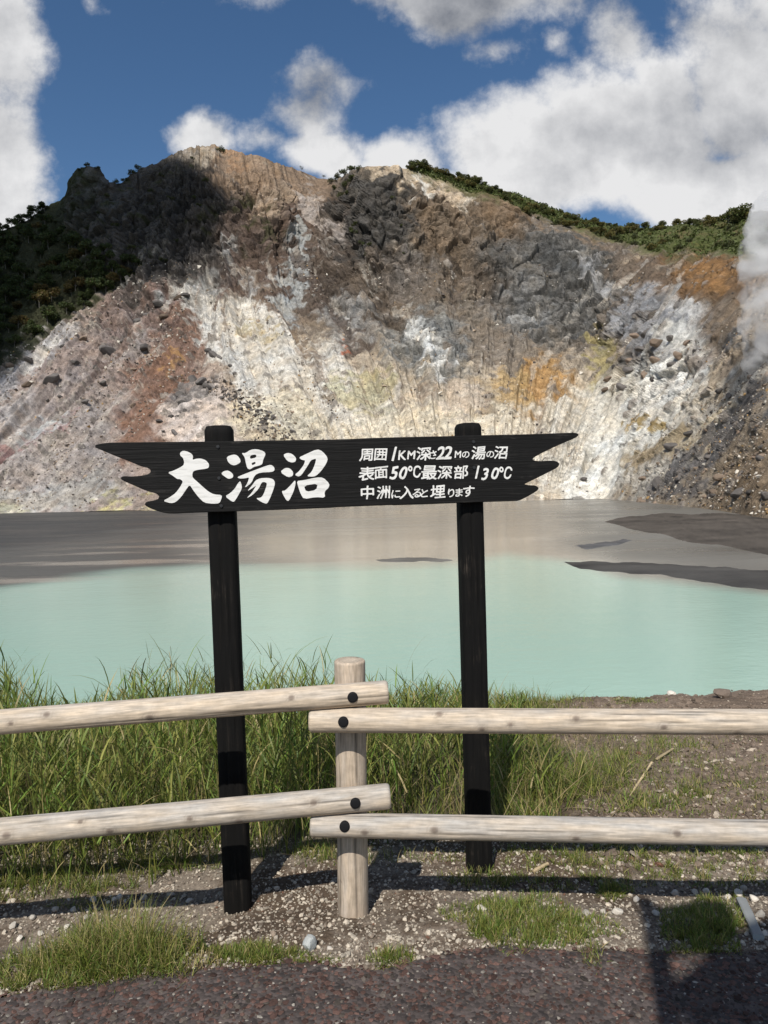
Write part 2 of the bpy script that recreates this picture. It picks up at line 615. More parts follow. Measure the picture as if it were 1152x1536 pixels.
    # upper brown rock, the dimness of the upper face put into its colour
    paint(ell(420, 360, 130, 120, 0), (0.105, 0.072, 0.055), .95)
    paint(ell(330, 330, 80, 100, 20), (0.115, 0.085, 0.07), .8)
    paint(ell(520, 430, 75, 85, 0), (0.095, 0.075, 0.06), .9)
    paint(ell(395, 262, 110, 42, 20), (0.25, 0.18, 0.125), .9)
    paint(ell(345, 228, 40, 12, 0), (0.32, 0.20, 0.12), .7)
    paint(ell(300, 232, 35, 14, 0), (0.50, 0.43, 0.34), .7)
    paint(ell(420, 300, 40, 20, 0), (0.34, 0.26, 0.19), .8)
    run([(455, 300), (500, 345)], 16, (0.42, 0.37, 0.33), .7)
    # pale runs below it
    run([(285, 420), (330, 500), (395, 590), (450, 660)], 26, (0.53, 0.51, 0.47))
    run([(345, 380), (375, 430)], 11, (0.42, 0.40, 0.37), .8)
    run([(445, 360), (438, 430), (430, 460)], 17, (0.36, 0.365, 0.35), .85)
    run([(375, 465), (430, 545)], 26, (0.62, 0.60, 0.56))
    run([(360, 470), (470, 600), (520, 690)], 34, (0.55, 0.50, 0.42), .7)
    run([(500, 545), (520, 600), (600, 650)], 34, white, .65)
    paint(ell(520, 480, 42, 32, 20), (0.38, 0.37, 0.35), .5)
    paint(ell(300, 640, 60, 60, 0), (0.60, 0.52, 0.46), .7)
    paint(ell(420, 640, 60, 50, 30), (0.60, 0.53, 0.38), .6)
    paint(ell(540, 585, 40, 26, 0), (0.40, 0.36, 0.19), .6)
    paint(ell(385, 500, 20, 14, 30), (0.40, 0.31, 0.15), .6)
    paint(ell(262, 540, 9, 9, 0), (0.36, 0.22, 0.10), .7)
    paint(ell(525, 523, 10, 7, 0, .3), (0.36, 0.12, 0.06), .9)
    paint(ell(290, 600, 34, 26, 15), (0.16, 0.145, 0.135), .85)
    run([(400, 330), (470, 430), (540, 520)], 12, (0.10, 0.075, 0.06), .8)
    run([(350, 390), (430, 480), (500, 590)], 8, (0.20, 0.15, 0.11), .7)
    run([(490, 300), (560, 420), (600, 470)], 10, (0.11, 0.09, 0.075), .7)
    run([(310, 380), (240, 470), (120, 560)], 8, (0.16, 0.11, 0.09), .7)
    # left cliff
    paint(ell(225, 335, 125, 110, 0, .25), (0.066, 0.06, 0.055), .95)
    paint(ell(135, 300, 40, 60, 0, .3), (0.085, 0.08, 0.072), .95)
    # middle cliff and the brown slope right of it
    paint(ell(700, 345, 130, 80, 25), (0.155, 0.115, 0.08), .92)  # brown slope, darkened in colour for the same dimness
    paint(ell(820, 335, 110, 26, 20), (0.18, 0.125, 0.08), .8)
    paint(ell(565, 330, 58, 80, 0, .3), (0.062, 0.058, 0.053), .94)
    run([(560, 254), (600, 254), (660, 275), (700, 300)], 13, (0.50, 0.40, 0.29), .9)
    run([(620, 262), (625, 285)], 7, white, .7)
    paint(ell(600, 410, 40, 24, 0), (0.27, 0.27, 0.27), .7)
    paint(ell(690, 455, 22, 18, 0), (0.09, 0.08, 0.08), .9)
    paint(ell(725, 460, 26, 18, 0), (0.42, 0.37, 0.27), .7)
    # grey rock, thin cloud shade put into its darker colour
    paint(ell(830, 430, 115, 85, 25), (0.115, 0.11, 0.102), .95)
    paint(ell(870, 400, 80, 40, 30), (0.095, 0.093, 0.088), .7)
    paint(ell(770, 480, 50, 60, 0), (0.21, 0.205, 0.195), .7)
    paint(ell(640, 430, 130, 50, 10), (0.125, 0.098, 0.075), .8)
    paint(ell(700, 500, 60, 40, 10), (0.17, 0.14, 0.11), .7)
    paint(ell(640, 515, 68, 48, 15), (0.20, 0.20, 0.19), .9)
    run([(612, 480), (640, 530), (660, 555)], 15, (0.52, 0.51, 0.48), .9)
    paint(ell(690, 525, 18, 25, 0), (0.17, 0.175, 0.175), .7)
    paint(ell(770, 530, 90, 28, 10), (0.20, 0.165, 0.13), .8)
    paint(ell(730, 585, 70, 25, 0), (0.36, 0.28, 0.18), .7)
    paint(ell(822, 575, 30, 42, 10), (0.36, 0.215, 0.085), .9)
    paint(ell(775, 580, 35, 26, 0), (0.40, 0.27, 0.12), .7)
    # foot of the face
    paint(ell(640, 640, 140, 38, 0), (0.66, 0.58, 0.44), .8)
    paint(ell(800, 640, 70, 24, 0), (0.58, 0.52, 0.42), .7)
    paint(ell(690, 595, 30, 30, 0), (0.55, 0.47, 0.39), .6)
    # the grey cone and the white fan below it
    paint(ell(985, 480, 62, 60, 20), (0.27, 0.27, 0.275), .95)
    run([(985, 420), (1045, 460), (1050, 500)], 14, (0.50, 0.49, 0.47), .8)
    run([(1000, 500), (1040, 520), (1035, 545)], 20, white, .9)
    run([(860, 395), (930, 430), (975, 410)], 9, (0.40, 0.39, 0.38), .6)
    run([(950, 440), (900, 490), (860, 520)], 9, (0.15, 0.125, 0.10), .9)
    run([(893, 505), (895, 585)], 14, (0.34, 0.29, 0.14), .85)
    paint(ell(985, 560, 65, 32, 20), (0.155, 0.14, 0.125), .9)
    paint(ell(930, 580, 30, 30, 0), (0.20, 0.18, 0.14), .7)
    run([(1000, 580), (930, 650), (880, 730)], 46, (0.70, 0.68, 0.62), .97)
    run([(940, 600), (850, 640), (830, 700)], 34, (0.60, 0.56, 0.48), .85)
    run([(1010, 570), (960, 610)], 22, (0.55, 0.53, 0.49), .7)
    paint(ell(960, 640, 12, 8, 0), (0.38, 0.27, 0.10), .9)
    # right hand debris
    paint(smooth(0, 60, QX + 0.8 * (QY - 640) - 1010) * smooth(430, 520, QY), (0.24, 0.195, 0.145), .9)
    paint(smooth(0, 40, QX + 0.9 * (QY - 640) - 1120) * smooth(500, 560, QY), (0.22, 0.165, 0.11), .8)
    run([(1130, 560), (1060, 640), (960, 720)], 26, (0.42, 0.40, 0.36), .75)
    run([(1090, 620), (1040, 670)], 16, (0.50, 0.41, 0.27), .7)
    run([(1140, 590), (1110, 620), (1060, 680), (990, 740)], 15, (0.12, 0.115, 0.115), .85)
    run([(1030, 650), (950, 700)], 14, (0.30, 0.22, 0.11), .7)
    paint(ell(1050, 410, 110, 34, 5), (0.15, 0.092, 0.05), .95)
    paint(ell(1060, 405, 45, 16, 5), (0.25, 0.14, 0.06), .8)
    paint(ell(950, 395, 60, 22, 20), (0.14, 0.11, 0.085), .8)
    paint(ell(1085, 480, 40, 60, 15), (0.17, 0.13, 0.095), .7)
    paint(ell(1095, 512, 26, 18, 0), (0.10, 0.10, 0.10), .9)
    # sulphur along the left shore
    paint(ell(180, 755, 70, 14, 0) * smooth(-.05, .25, fbm(x / 3, y / 3, z / 3, 3, 5)), (0.50, 0.46, 0.22), .8)
    paint(ell(10, 762, 30, 10, 0), (0.50, 0.46, 0.20), .6)
    paint(ell(60, 745, 120, 22, -8), (0.42, 0.42, 0.39), .5)
    # tongues of brown debris over the pale ground, pale crust over the dark
    t1 = fbm(S / 26 + wx, PY / 70 + wy, 2.2, 6, 131, gain=.65)
    t2 = fbm(S / 22 + wx, PY / 60 + wy, 8.2, 6, 137, gain=.65)
    lumc = col.mean(-1)
    calm = 1 - .85 * np.maximum(ell(915, 660, 85, 85, 0, .4), np.maximum(ell(985, 475, 62, 45, 0, .4), .7 * ell(640, 640, 170, 40, 0, .5)))
    paint(calm * smooth(.13, .19, t1) * smooth(.22, .4, lumc), (0.22, 0.165, 0.125), .62)
    paint(calm * smooth(.20, .26, t2) * smooth(.25, .4, lumc), (0.13, 0.11, 0.10), .5)
    paint(smooth(.16, .22, -t1) * (1 - smooth(.25, .45, lumc)) * smooth(330, 420, PY) * (1 - smooth(1050, 1120, PX)), (0.46, 0.42, 0.36), .5)
    paint(smooth(.15, .21, -t2) * smooth(.3, .42, lumc), (0.64, 0.60, 0.53), .55)
    # dirt, streaks, stones
    lum = 1 + 0.24 * streak + 0.06 * streak2 + 0.2 * wx + 0.5 * sx_ * (.6 + fine) + 0.55 * fine
    col *= np.clip(lum, .35, 1.6)[..., None]
    hue = fbm(x / 5 + 9, y / 5, z / 5, 4, 27)
    col *= 1 + hue[..., None] * np.array((.13, .02, -.13))
    bm = np.clip(bould * 1.6, 0, 1) * (1 - rock)
    stone = np.stack([0.13 + .22 * rid3 * rid2, 0.115 + .19 * rid3 * rid2, 0.10 + .16 * rid3 * rid2], -1)
    k = (smooth(0.05, 0.35, bm) * (.55 + .4 * rid2) * (1 - green))[..., None]
    col[:] = col * (1 - k) + stone * k
    k = (smooth(0.05, 0.25, cob) * .6 * (1 - rock))[..., None]
    tint = 0.45 + 1.0 * ((rid4 * 7.3) % 1.0)
    col[:] = col * (1 - k) + (col * tint[..., None]) * k
    rv = 0.72 + 0.56 * rid2 + 0.5 * (rid - .5)
    col[:] = col * (1 - (rock * .9)[..., None]) + col * rv[..., None] * (rock * .9)[..., None]
    # green slope beyond the rim, and the soil under the wood on the left
    paint(green, (0.075, 0.088, 0.028), .95)
    paint(green * smooth(.1, .35, fbm(x / 12, y / 12, z / 12, 4, 15)), (0.16, 0.115, 0.06), .5)
    wood = smooth(-12, 12, np.interp(PX, [-700, 0, 60, 170, 230, 260], [760, 545, 510, 440, 395, 300]) - QY) * (1 - ell(225, 335, 110, 100, 0, .2)) * (1 - smooth(215, 260, PX))
    paint(wood, (0.035, 0.04, 0.018), .95)
    ledge = smooth(.12, .3, fbm(x / 9, y / 9, z / 5, 4, 19)) * rock * (1 - smooth(430, 470, PX)) * (1 - smooth(360, 430, PY))
    paint(ledge, (0.05, 0.055, 0.02), .7)
    # behind the crest the hill falls away
    back = []
    for i in range(1, NB + 1):
        q = P[-1].copy()
        dirv = R[-1, :, :2] / h[-1][:, None]
        dd = 1.5 * i ** 1.75
        q[:, :2] += dirv * dd
        q[:, 2] -= 0.22 * dd + 0.004 * dd * dd
        back.append(q)
    V = np.concatenate([P, np.stack(back)], 0)
    C = np.concatenate([col, np.repeat(col[-1:], NB, 0)], 0)
    fr = np.clip(D * 0, 0, 0)
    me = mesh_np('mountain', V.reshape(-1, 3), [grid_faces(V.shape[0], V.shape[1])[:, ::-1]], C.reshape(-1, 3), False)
    return me, P, px, foot, ridge, t


def mountain_mat():
    mt, nt, b, _ = new_mat('volcanic_rock')
    co = objco(nt)
    n1 = noise_node(nt, co, 0.9, 6, 0.62)
    n2 = noise_node(nt, co, 3.2, 5, 0.6)
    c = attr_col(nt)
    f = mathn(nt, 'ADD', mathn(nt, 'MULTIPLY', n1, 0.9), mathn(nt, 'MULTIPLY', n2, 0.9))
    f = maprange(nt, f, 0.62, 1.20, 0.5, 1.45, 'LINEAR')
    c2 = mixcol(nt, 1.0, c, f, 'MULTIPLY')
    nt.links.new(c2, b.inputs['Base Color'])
    b.inputs['Roughness'].default_value = 0.95
    b.inputs['Specular IOR Level'].default_value = 0.15
    bump(nt, b, mathn(nt, 'ADD', n2, n1), 0.8, 0.5)
    return mt


M_me, MP, MPX, MFOOT, MRIDGE, MT = build_mountain()
M_ROCK = mountain_mat()
mo = link('mountain', M_me, M_ROCK)
tag(mo, 'bare volcanic mountain with pale scree and dark cliffs above the lake', kind='structure')


def terr(px, py):
    """a point on the finished mountain, looked up by photo position"""
    j = int(np.clip(np.searchsorted(MPX, px), 0, len(MPX) - 1))
    tt = (MFOOT[j] - py) / (MFOOT[j] - MRIDGE[j])
    i = int(np.clip(np.searchsorted(MT, tt), 0, len(MT) - 1))
    return Vector(MP[i, j])


# ------------------------------------------------------------------ the lake
def build_lake():
    px = np.concatenate([np.linspace(-900, -30, 40, endpoint=False), np.linspace(-30, 1190, 420), np.linspace(1210, 2000, 40)])
    # rows follow the photo's rows, so that the tint has the same sharpness everywhere
    hor = 718 - (px - 576) * math.tan(ROLL)
    rows = np.concatenate([np.linspace(19, 140, 120), np.linspace(142, 330, 140), np.linspace(335, 560, 30)])
    PX, _ = np.meshgrid(px, rows)
    PY = hor[None, :] + rows[:, None]
    R = ray_np(PX, PY)
    k = -EYE / R[..., 2]
    P = R * k[..., None]
    P[..., 2] = 0.0
    x, y = P[..., 0], P[..., 1]
    n = fbm(x / 14, y / 22, 0.5, 4, 201)
    n2 = fbm(x / 22, y / 4.0, 2.5, 6, 207, gain=.62)
    bound = np.interp(PX, [-900, 0, 100, 200, 300, 400, 560, 690, 760, 850, 930, 1060, 1152, 2000],
                      [900, 886, 872, 860, 853, 851, 852, 846, 836, 846, 868, 882, 892, 930])
    PYn = PY + n * 9 + n2 * 7
    turq = smooth(-12, 9, PYn - bound)
    teal = np.array((0.345, 0.505, 0.425))
    beige = np.array((0.30, 0.28, 0.24))  # reflection of the pale scree, painted into the water colour
    grey = np.array((0.064, 0.064, 0.062))
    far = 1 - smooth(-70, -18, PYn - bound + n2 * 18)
    # the grey scum lies mostly on the left, the middle carries the painted beige reflection
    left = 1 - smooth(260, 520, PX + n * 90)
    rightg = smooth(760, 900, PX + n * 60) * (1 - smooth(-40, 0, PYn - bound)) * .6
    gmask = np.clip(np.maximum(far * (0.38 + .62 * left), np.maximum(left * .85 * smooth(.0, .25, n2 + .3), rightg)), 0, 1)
    mud = beige[None, None] * (1 - gmask[..., None]) + grey * gmask[..., None]  # grey scum tone mixed with the painted reflection
    mud = mud * (1 + 0.5 * n2)[..., None]
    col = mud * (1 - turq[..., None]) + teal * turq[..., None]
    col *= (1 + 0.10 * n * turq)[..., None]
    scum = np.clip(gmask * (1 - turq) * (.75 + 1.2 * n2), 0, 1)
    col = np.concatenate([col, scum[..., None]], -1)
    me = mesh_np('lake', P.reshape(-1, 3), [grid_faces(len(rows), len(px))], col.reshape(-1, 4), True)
    mt, nt, b, _ = new_mat('milky_water')
    co = objco(nt)
    at_ = nt.nodes.new('ShaderNodeAttribute')
    at_.attribute_name = 'col'
    nt.links.new(at_.outputs['Color'], b.inputs['Base Color'])
    nt.links.new(maprange(nt, at_.outputs['Alpha'], 0, 1, .12, .55, 'LINEAR'), b.inputs['Roughness'])
    nt.links.new(maprange(nt, at_.outputs['Alpha'], 0, 1, .5, .12, 'LINEAR'), b.inputs['Specular IOR Level'])
    b.inputs['IOR'].default_value = 1.33
    h1 = noise_node(nt, mapping(nt, co, (1.0, 1.6, 1)), 2.2, 4, 0.6)
    h2 = noise_node(nt, mapping(nt, co, (0.25, 0.5, 1)), 1.0, 3, 0.5)
    bump(nt, b, mathn(nt, 'ADD', mathn(nt, 'MULTIPLY', h1, 0.6), h2), 0.16, 0.14)
    o = link('lake', me, mt)
    tag(o, 'milky turquoise crater lake with grey scum along its far side', kind='structure')
    # lake bed and land far around, so that no position shows a void
    R0 = 3000
    g = mesh_np('terrain', [(-R0, -R0, -2.5), (R0, -R0, -2.5), (R0, R0, -2.5), (-R0, R0, -2.5)], [np.array([[0, 1, 2, 3]])])
    tm, nt, b, _ = new_mat('far_soil')
    nt.links.new(mixcol(nt, noise_node(nt, objco(nt), 0.05, 4), (0.05, 0.07, 0.03), (0.14, 0.11, 0.08)), b.inputs['Base Color'])
    b.inputs['Roughness'].default_value = 1
    tag(link('terrain', g, tm), 'low land under and around the crater lake', kind='structure')


build_lake()


def mud_sheet(name, outline, z0, colr, label, rough=0.55, thick=0.10):
    """a low bank of wet mud: domed sheet over a traced outline on the water"""
    pts = [at_z(a, b, 0.0) for a, b in outline]
    xs = np.array([p.x for p in pts])
    ys = np.array([p.y for p in pts])
    # resample rows of the outline in photo space, then lay them on the lake
    o = np.array(outline, float)
    x0, x1 = o[:, 0].min(), o[:, 0].max()
    cols = np.linspace(x0 + .5, x1 - .5, 220)
    top, bot = [], []
    for c in cols:
        hits = []
        for (a, b), (a2, b2) in zip(outline, outline[1:] + outline[:1]):
            if (a - c) * (a2 - c) <= 0 and a != a2:
                hits.append(b + (c - a) / (a2 - a) * (b2 - b))
        top.append(min(hits))
        bot.append(max(hits))
    top, bot = np.array(top), np.array(bot)
    s = np.linspace(0, 1, 26)
    PY = top[None, :] + (bot - top)[None, :] * s[:, None]
    PX = np.broadcast_to(cols, PY.shape) + 0
    R = ray_np(PX, PY + 4.5 * fbm(PX / 38, PY / 12, 0.1, 5, 5, gain=.6))
    P = R * (-EYE / R[..., 2])[..., None]
    dome = np.sin(np.pi * s)[:, None] * np.sqrt(np.clip(np.sin(np.pi * np.linspace(0.0, 1, len(cols))), 0, 1))[None, :] ** .5
    P[..., 2] = z0 - 0.05 + (thick + .05) * dome + 0.03 * fbm(P[..., 0] / 2, P[..., 1] / 3, 1, 3, 8) * dome
    n = fbm(P[..., 0] / 3, P[..., 1] / 5, 1, 4, 9)
    col = np.array(colr) * (1 + .9 * n + .8 * fbm(P[..., 0] / 6, P[..., 1] / 1.5, 3, 4, 19))[..., None]
    me = mesh_np(name, P.reshape(-1, 3), [grid_faces(*PY.shape)[:, ::-1]], col.reshape(-1, 3), True)
    mt, nt, b, _ = new_mat('wet_mud')
    nt.links.new(attr_col(nt), b.inputs['Base Color'])
    b.inputs['Roughness'].default_value = rough
    b.inputs['Specular IOR Level'].default_value = .2
    bump(nt, b, noise_node(nt, objco(nt), 3.0, 5), 0.5, 0.06)
    ob = link(name, me, mt)
    tag(ob, label, kind='structure')


mud_sheet('mud_bank', [(842, 842), (880, 840), (960, 841), (1060, 845), (1152, 851), (1300, 856), (1600, 900), (1600, 960), (1300, 920), (1152, 889),
                       (1100, 884), (1040, 874), (990, 865), (920, 862), (870, 856)], 0.0, (0.058, 0.055, 0.050),
          'dark grey tongue of wet mud reaching out from the right shore')
mud_sheet('mud_bank', [(905, 782), (940, 772), (1000, 768), (1080, 766), (1152, 768), (1500, 800), (1500, 860), (1152, 836), (1090, 824), (1030, 815), (990, 803), (950, 797)], 0.0,
          (0.082, 0.070, 0.058), 'brown mud flat at the foot of the right hand debris slope', 0.8, 0.2)
mud_sheet('mud_bank', [(860, 818), (900, 812), (935, 808), (950, 811), (915, 821), (880, 826)], 0.0, (0.09, 0.09, 0.092),
          'small grey mud islet left of the brown flat', 0.5, 0.06)
mud_sheet('mud_bank', [(545, 838), (590, 834), (640, 833), (690, 838), (680, 845), (620, 847), (570, 845)], 0.0, (0.135, 0.128, 0.115),
          'thin grey mud islet between the two sign posts', 0.5, 0.02)


# ------------------------------------------------------------------ near ground
def lerp_tab(x, tab):
    return np.interp(x, [a for a, _ in tab], [b for _, b in tab])


EDGE_PX = [(-700, 1560), (-200, 1512), (0, 1490), (130, 1470), (280, 1448), (400, 1441), (480, 1438), (560, 1448), (620, 1436), (700, 1420), (760, 1412),
           (850, 1420), (920, 1418), (1000, 1424), (1152, 1418), (1300, 1422), (1900, 1440)]
_e = [at_z(a, b, 3.4) for a, b in EDGE_PX]
EDGE = [(-60, _e[0].y)] + [(p.x, p.y) for p in _e] + [(60, _e[-1].y)]


def path_edge(x):
    return lerp_tab(x, EDGE) + 0.025 * fbm(np.asarray(x, float) / .12, 0.3, 0.7, 3, 301)


def gz(x, y, rough=True):
    x, y = np.asarray(x, float), np.asarray(y, float)
    ed = lerp_tab(x, EDGE)
    s = y - ed
    z = 3.4 - 0.012 * smooth(0, .1, s) - 0.085 * smooth(.10, .5, s) - 0.42 * smooth(0.5, 4.4, s)
    z = z + 0.018 * np.exp(-(((x + .05) / .5) ** 2 + ((y - 2.8) / .25) ** 2))
    z = z - 0.06 * (1 - smooth(-.9, -.25, x)) * smooth(.15, .6, s) * (1 - .6 * smooth(2, 4, s))
    n = fbm(x / .9, y / .9, 0.2, 4, 311)
    z = z + 0.05 * n * smooth(0.05, .6, s)
    # gravelly hummocks along the brink on the right
    z = z + 0.07 * smooth(.8, 1.8, x) * smooth(5.2, 6.2, y) * fbm(x / .55 + 3, y / .9, 1.1, 3, 317)
    brink = 6.55 + 0.35 * fbm(x / 1.7, 0.1, 0.4, 3, 313)
    f = np.clip(y - brink, 0, None)
    z = z - 0.50 * f * f / (f + 0.9)
    # washed-out hole beside the left sign post
    hp = at_z(312, 1378, 3.33)
    z = z - 0.07 * np.exp(-(((x - hp.x) / .05) ** 2 + ((y - hp.y) / .07) ** 2))
    if rough:
        a = smooth(-.02, .06, s)
        z = z + a * (0.012 * fbm(x / .07, y / .07, 1.3, 3, 321) + 0.008 * fbm(x / .02, y / .02, 2.3, 2, 325))
        bank = smooth(.7, 1.4, x) * smooth(3.2, 4, y)
        z = z + bank * 0.05 * fbm(x / .16, y / .16, 4.3, 3, 329, ridged=True)
    # behind the photographer the path goes on level
    return np.where(y < ed - .02, 3.392, z)


def ground_pt(px, py):
    """where the sight line through a photo pixel meets the near ground"""
    z = 3.35
    for _ in range(6):
        p = at_z(px, py, z)
        z = float(gz(np.array([p.x]), np.array([p.y]), False)[0])
    p.z = float(gz(np.array([p.x]), np.array([p.y]))[0])
    return p


def ground_pts(px, py):
    z = np.full(len(px), 3.35)
    R = ray_np(px, py)
    for _ in range(7):
        k = (z - EYE) / R[:, 2]
        x, y = R[:, 0] * k, R[:, 1] * k
        z = gz(x, y, False)
    return x, y


def build_ground():
    def axis(lo, hi, step, outer_lo, outer_hi, n):
        g = np.geomspace(1, 1 + (lo - outer_lo), n) - 1
        g2 = np.geomspace(1, 1 + (outer_hi - hi), n) - 1
        return np.concatenate([(lo - g)[::-1][:-1], np.arange(lo, hi, step), hi + g2])
    xs = axis(-2.9, 2.9, 0.016, -70, 70, 40)
    ys = axis(2.0, 7.4, 0.016, -40, 24, 26)
    X, Y = np.meshgrid(xs, ys)
    Z = gz(X, Y)
    n = fbm(X / .5, Y / .5, .5, 4, 331)
    n2 = fbm(X / .05, Y / .05, .5, 3, 335)
    soil = np.array((0.10, 0.072, 0.05))
    grit = np.array((0.20, 0.165, 0.13))
    col = soil + (grit - soil) * (smooth(-.15, .3, n + .5 * n2))[..., None]
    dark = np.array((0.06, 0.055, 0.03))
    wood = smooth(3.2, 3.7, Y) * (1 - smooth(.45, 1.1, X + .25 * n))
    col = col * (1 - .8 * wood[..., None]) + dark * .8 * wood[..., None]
    bank = smooth(.7, 1.3, X + .4 * n) * smooth(3.0, 3.6, Y)
    bcol = np.array((0.165, 0.125, 0.095)) * (1 + .5 * n2 + .4 * n)[..., None]
    col = col * (1 - .85 * bank[..., None]) + bcol * .85 * bank[..., None]
    col *= (1 + .35 * n2)[..., None]
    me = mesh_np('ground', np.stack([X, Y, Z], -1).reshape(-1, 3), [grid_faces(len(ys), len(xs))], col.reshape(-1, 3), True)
    mt, nt, b, _ = new_mat('gravelly_soil')
    co = objco(nt)
    n1 = noise_node(nt, co, 90, 5, .65)
    c = mixcol(nt, 1.0, attr_col(nt), maprange(nt, n1, .25, .75, .45, 1.6, 'LINEAR'), 'MULTIPLY')
    nt.links.new(c, b.inputs['Base Color'])
    b.inputs['Roughness'].default_value = .95
    b.inputs['Specular IOR Level'].default_value = .15
    bump(nt, b, n1, .8, .006)
    tag(link('ground', me, mt), 'gravelly soil bank between the path and the lake', kind='structure')
    # the path
    xs = np.concatenate([np.linspace(-60, -3, 30, endpoint=False), np.linspace(-3, 3, 420), np.linspace(3.2, 60, 30)])
    s = np.concatenate([np.linspace(0, .8, 80, endpoint=False), np.linspace(.8, 6, 26)])
    X, S = np.meshgrid(xs, s)
    Y = path_edge(X) - S
    n = fbm(X / .25, Y / .25, .3, 4, 341)
    Z = 3.404 + .003 * n - .016 * (1 - smooth(0, .035, S))
    col = np.array((0.052, 0.041, 0.037)) * (1 + .8 * n)[..., None]
    me = mesh_np('path', np.stack([X, Y, Z], -1).reshape(-1, 3), [grid_faces(len(s), len(xs))[:, ::-1]], col.reshape(-1, 3), True)
    mt, nt, b, _ = new_mat('worn_asphalt')
    co = objco(nt)
    vo = N(nt, 'ShaderNodeTexVoronoi')
    vo.inputs['Scale'].default_value = 75
    nt.links.new(co, vo.inputs['Vector'])
    sp = N(nt, 'ShaderNodeSeparateColor')
    nt.links.new(vo.outputs['Color'], sp.inputs[0])
    c = mixcol(nt, 1.0, attr_col(nt), maprange(nt, sp.outputs[0], 0, 1, .5, 1.9, 'LINEAR'), 'MULTIPLY')
    nt.links.new(c, b.inputs['Base Color'])
    b.inputs['Roughness'].default_value = .85
    bump(nt, b, mathn(nt, 'SUBTRACT', 1.0, vo.outputs['Distance']), .8, .004)
    tag(link('path', me, mt), 'worn reddish brown asphalt path in the foreground', kind='structure')


build_ground()

# ------------------------------------------------------------------ loose stones
_g = (1 + 5 ** .5) / 2
ICO_V = np.array([(-1, _g, 0), (1, _g, 0), (-1, -_g, 0), (1, -_g, 0), (0, -1, _g), (0, 1, _g), (0, -1, -_g), (0, 1, -_g), (_g, 0, -1), (_g, 0, 1), (-_g, 0, -1), (-_g, 0, 1)]) / math.sqrt(1 + _g * _g)
ICO_F = np.array([(0, 11, 5), (0, 5, 1), (0, 1, 7), (0, 7, 10), (0, 10, 11), (1, 5, 9), (5, 11, 4), (11, 10, 2), (10, 7, 6), (7, 1, 8), (3, 9, 4), (3, 4, 2), (3, 2, 6), (3, 6, 8), (3, 8, 9), (4, 9, 5), (2, 4, 11), (6, 2, 10), (8, 6, 7), (9, 8, 1)])


def rand_rot(n, tilt=1.0):
    """random rotations: any turn about z, then a tilt"""
    a = rng.uniform(0, 2 * np.pi, n)
    b = rng.normal(0, tilt, n)
    c = rng.normal(0, tilt, n)
    ca, sa, cb, sb, cc, s_ = np.cos(a), np.sin(a), np.cos(b), np.sin(b), np.cos(c), np.sin(c)
    Rz = np.zeros((n, 3, 3)); Rz[:, 0, 0] = ca; Rz[:, 0, 1] = -sa; Rz[:, 1, 0] = sa; Rz[:, 1, 1] = ca; Rz[:, 2, 2] = 1
    Rx = np.zeros((n, 3, 3)); Rx[:, 0, 0] = 1; Rx[:, 1, 1] = cb; Rx[:, 1, 2] = -sb; Rx[:, 2, 1] = sb; Rx[:, 2, 2] = cb
    Ry = np.zeros((n, 3, 3)); Ry[:, 1, 1] = 1; Ry[:, 0, 0] = cc; Ry[:, 0, 2] = s_; Ry[:, 2, 0] = -s_; Ry[:, 2, 2] = cc
    return Rx @ Ry @ Rz


def stones_mesh(name, pos, size, cols, flat=.65, tilt=.35):
    n = len(pos)
    base = ICO_V[None] * (1 + rng.uniform(-.28, .22, (n, 12, 1)))
    sc3 = np.stack([rng.uniform(.75, 1.3, n), rng.uniform(.6, 1.0, n), flat * rng.uniform(.6, 1.1, n)], -1)
    V = np.einsum('nij,nkj->nki', rand_rot(n, tilt), base * sc3[:, None, :]) * size[:, None, None] + pos[:, None, :]
    Fc = (ICO_F[None] + (np.arange(n) * 12)[:, None, None]).reshape(-1, 3)
    C = np.repeat(cols, 12, 0)
    return mesh_np(name, V.reshape(-1, 3), [Fc], C, False)


def stone_mat(name, sc_=120, rough=.9):
    mt, nt, b, _ = new_mat(name)
    n1 = noise_node(nt, objco(nt), sc_, 4, .6)
    c = mixcol(nt, 1.0, attr_col(nt), maprange(nt, n1, .3, .7, .7, 1.25, 'LINEAR'), 'MULTIPLY')
    nt.links.new(c, b.inputs['Base Color'])
    b.inputs['Roughness'].default_value = rough
    b.inputs['Specular IOR Level'].default_value = .25
    return mt


M_STONE = stone_mat('pumice_gravel')


def stone_cols(n, light=.5):
    v = rng.uniform(.0, 1, n)[:, None]
    pale = np.array((0.44, 0.385, 0.31)) * rng.uniform(.5, 1.25, (n, 1))
    dark = np.array((0.17, 0.135, 0.105)) * rng.uniform(.6, 1.5, (n, 1))
    c = np.where(v < light, pale, dark)
    red = rng.uniform(0, 1, n) < .012
    c[red] = (0.17, 0.09, 0.06)
    return c


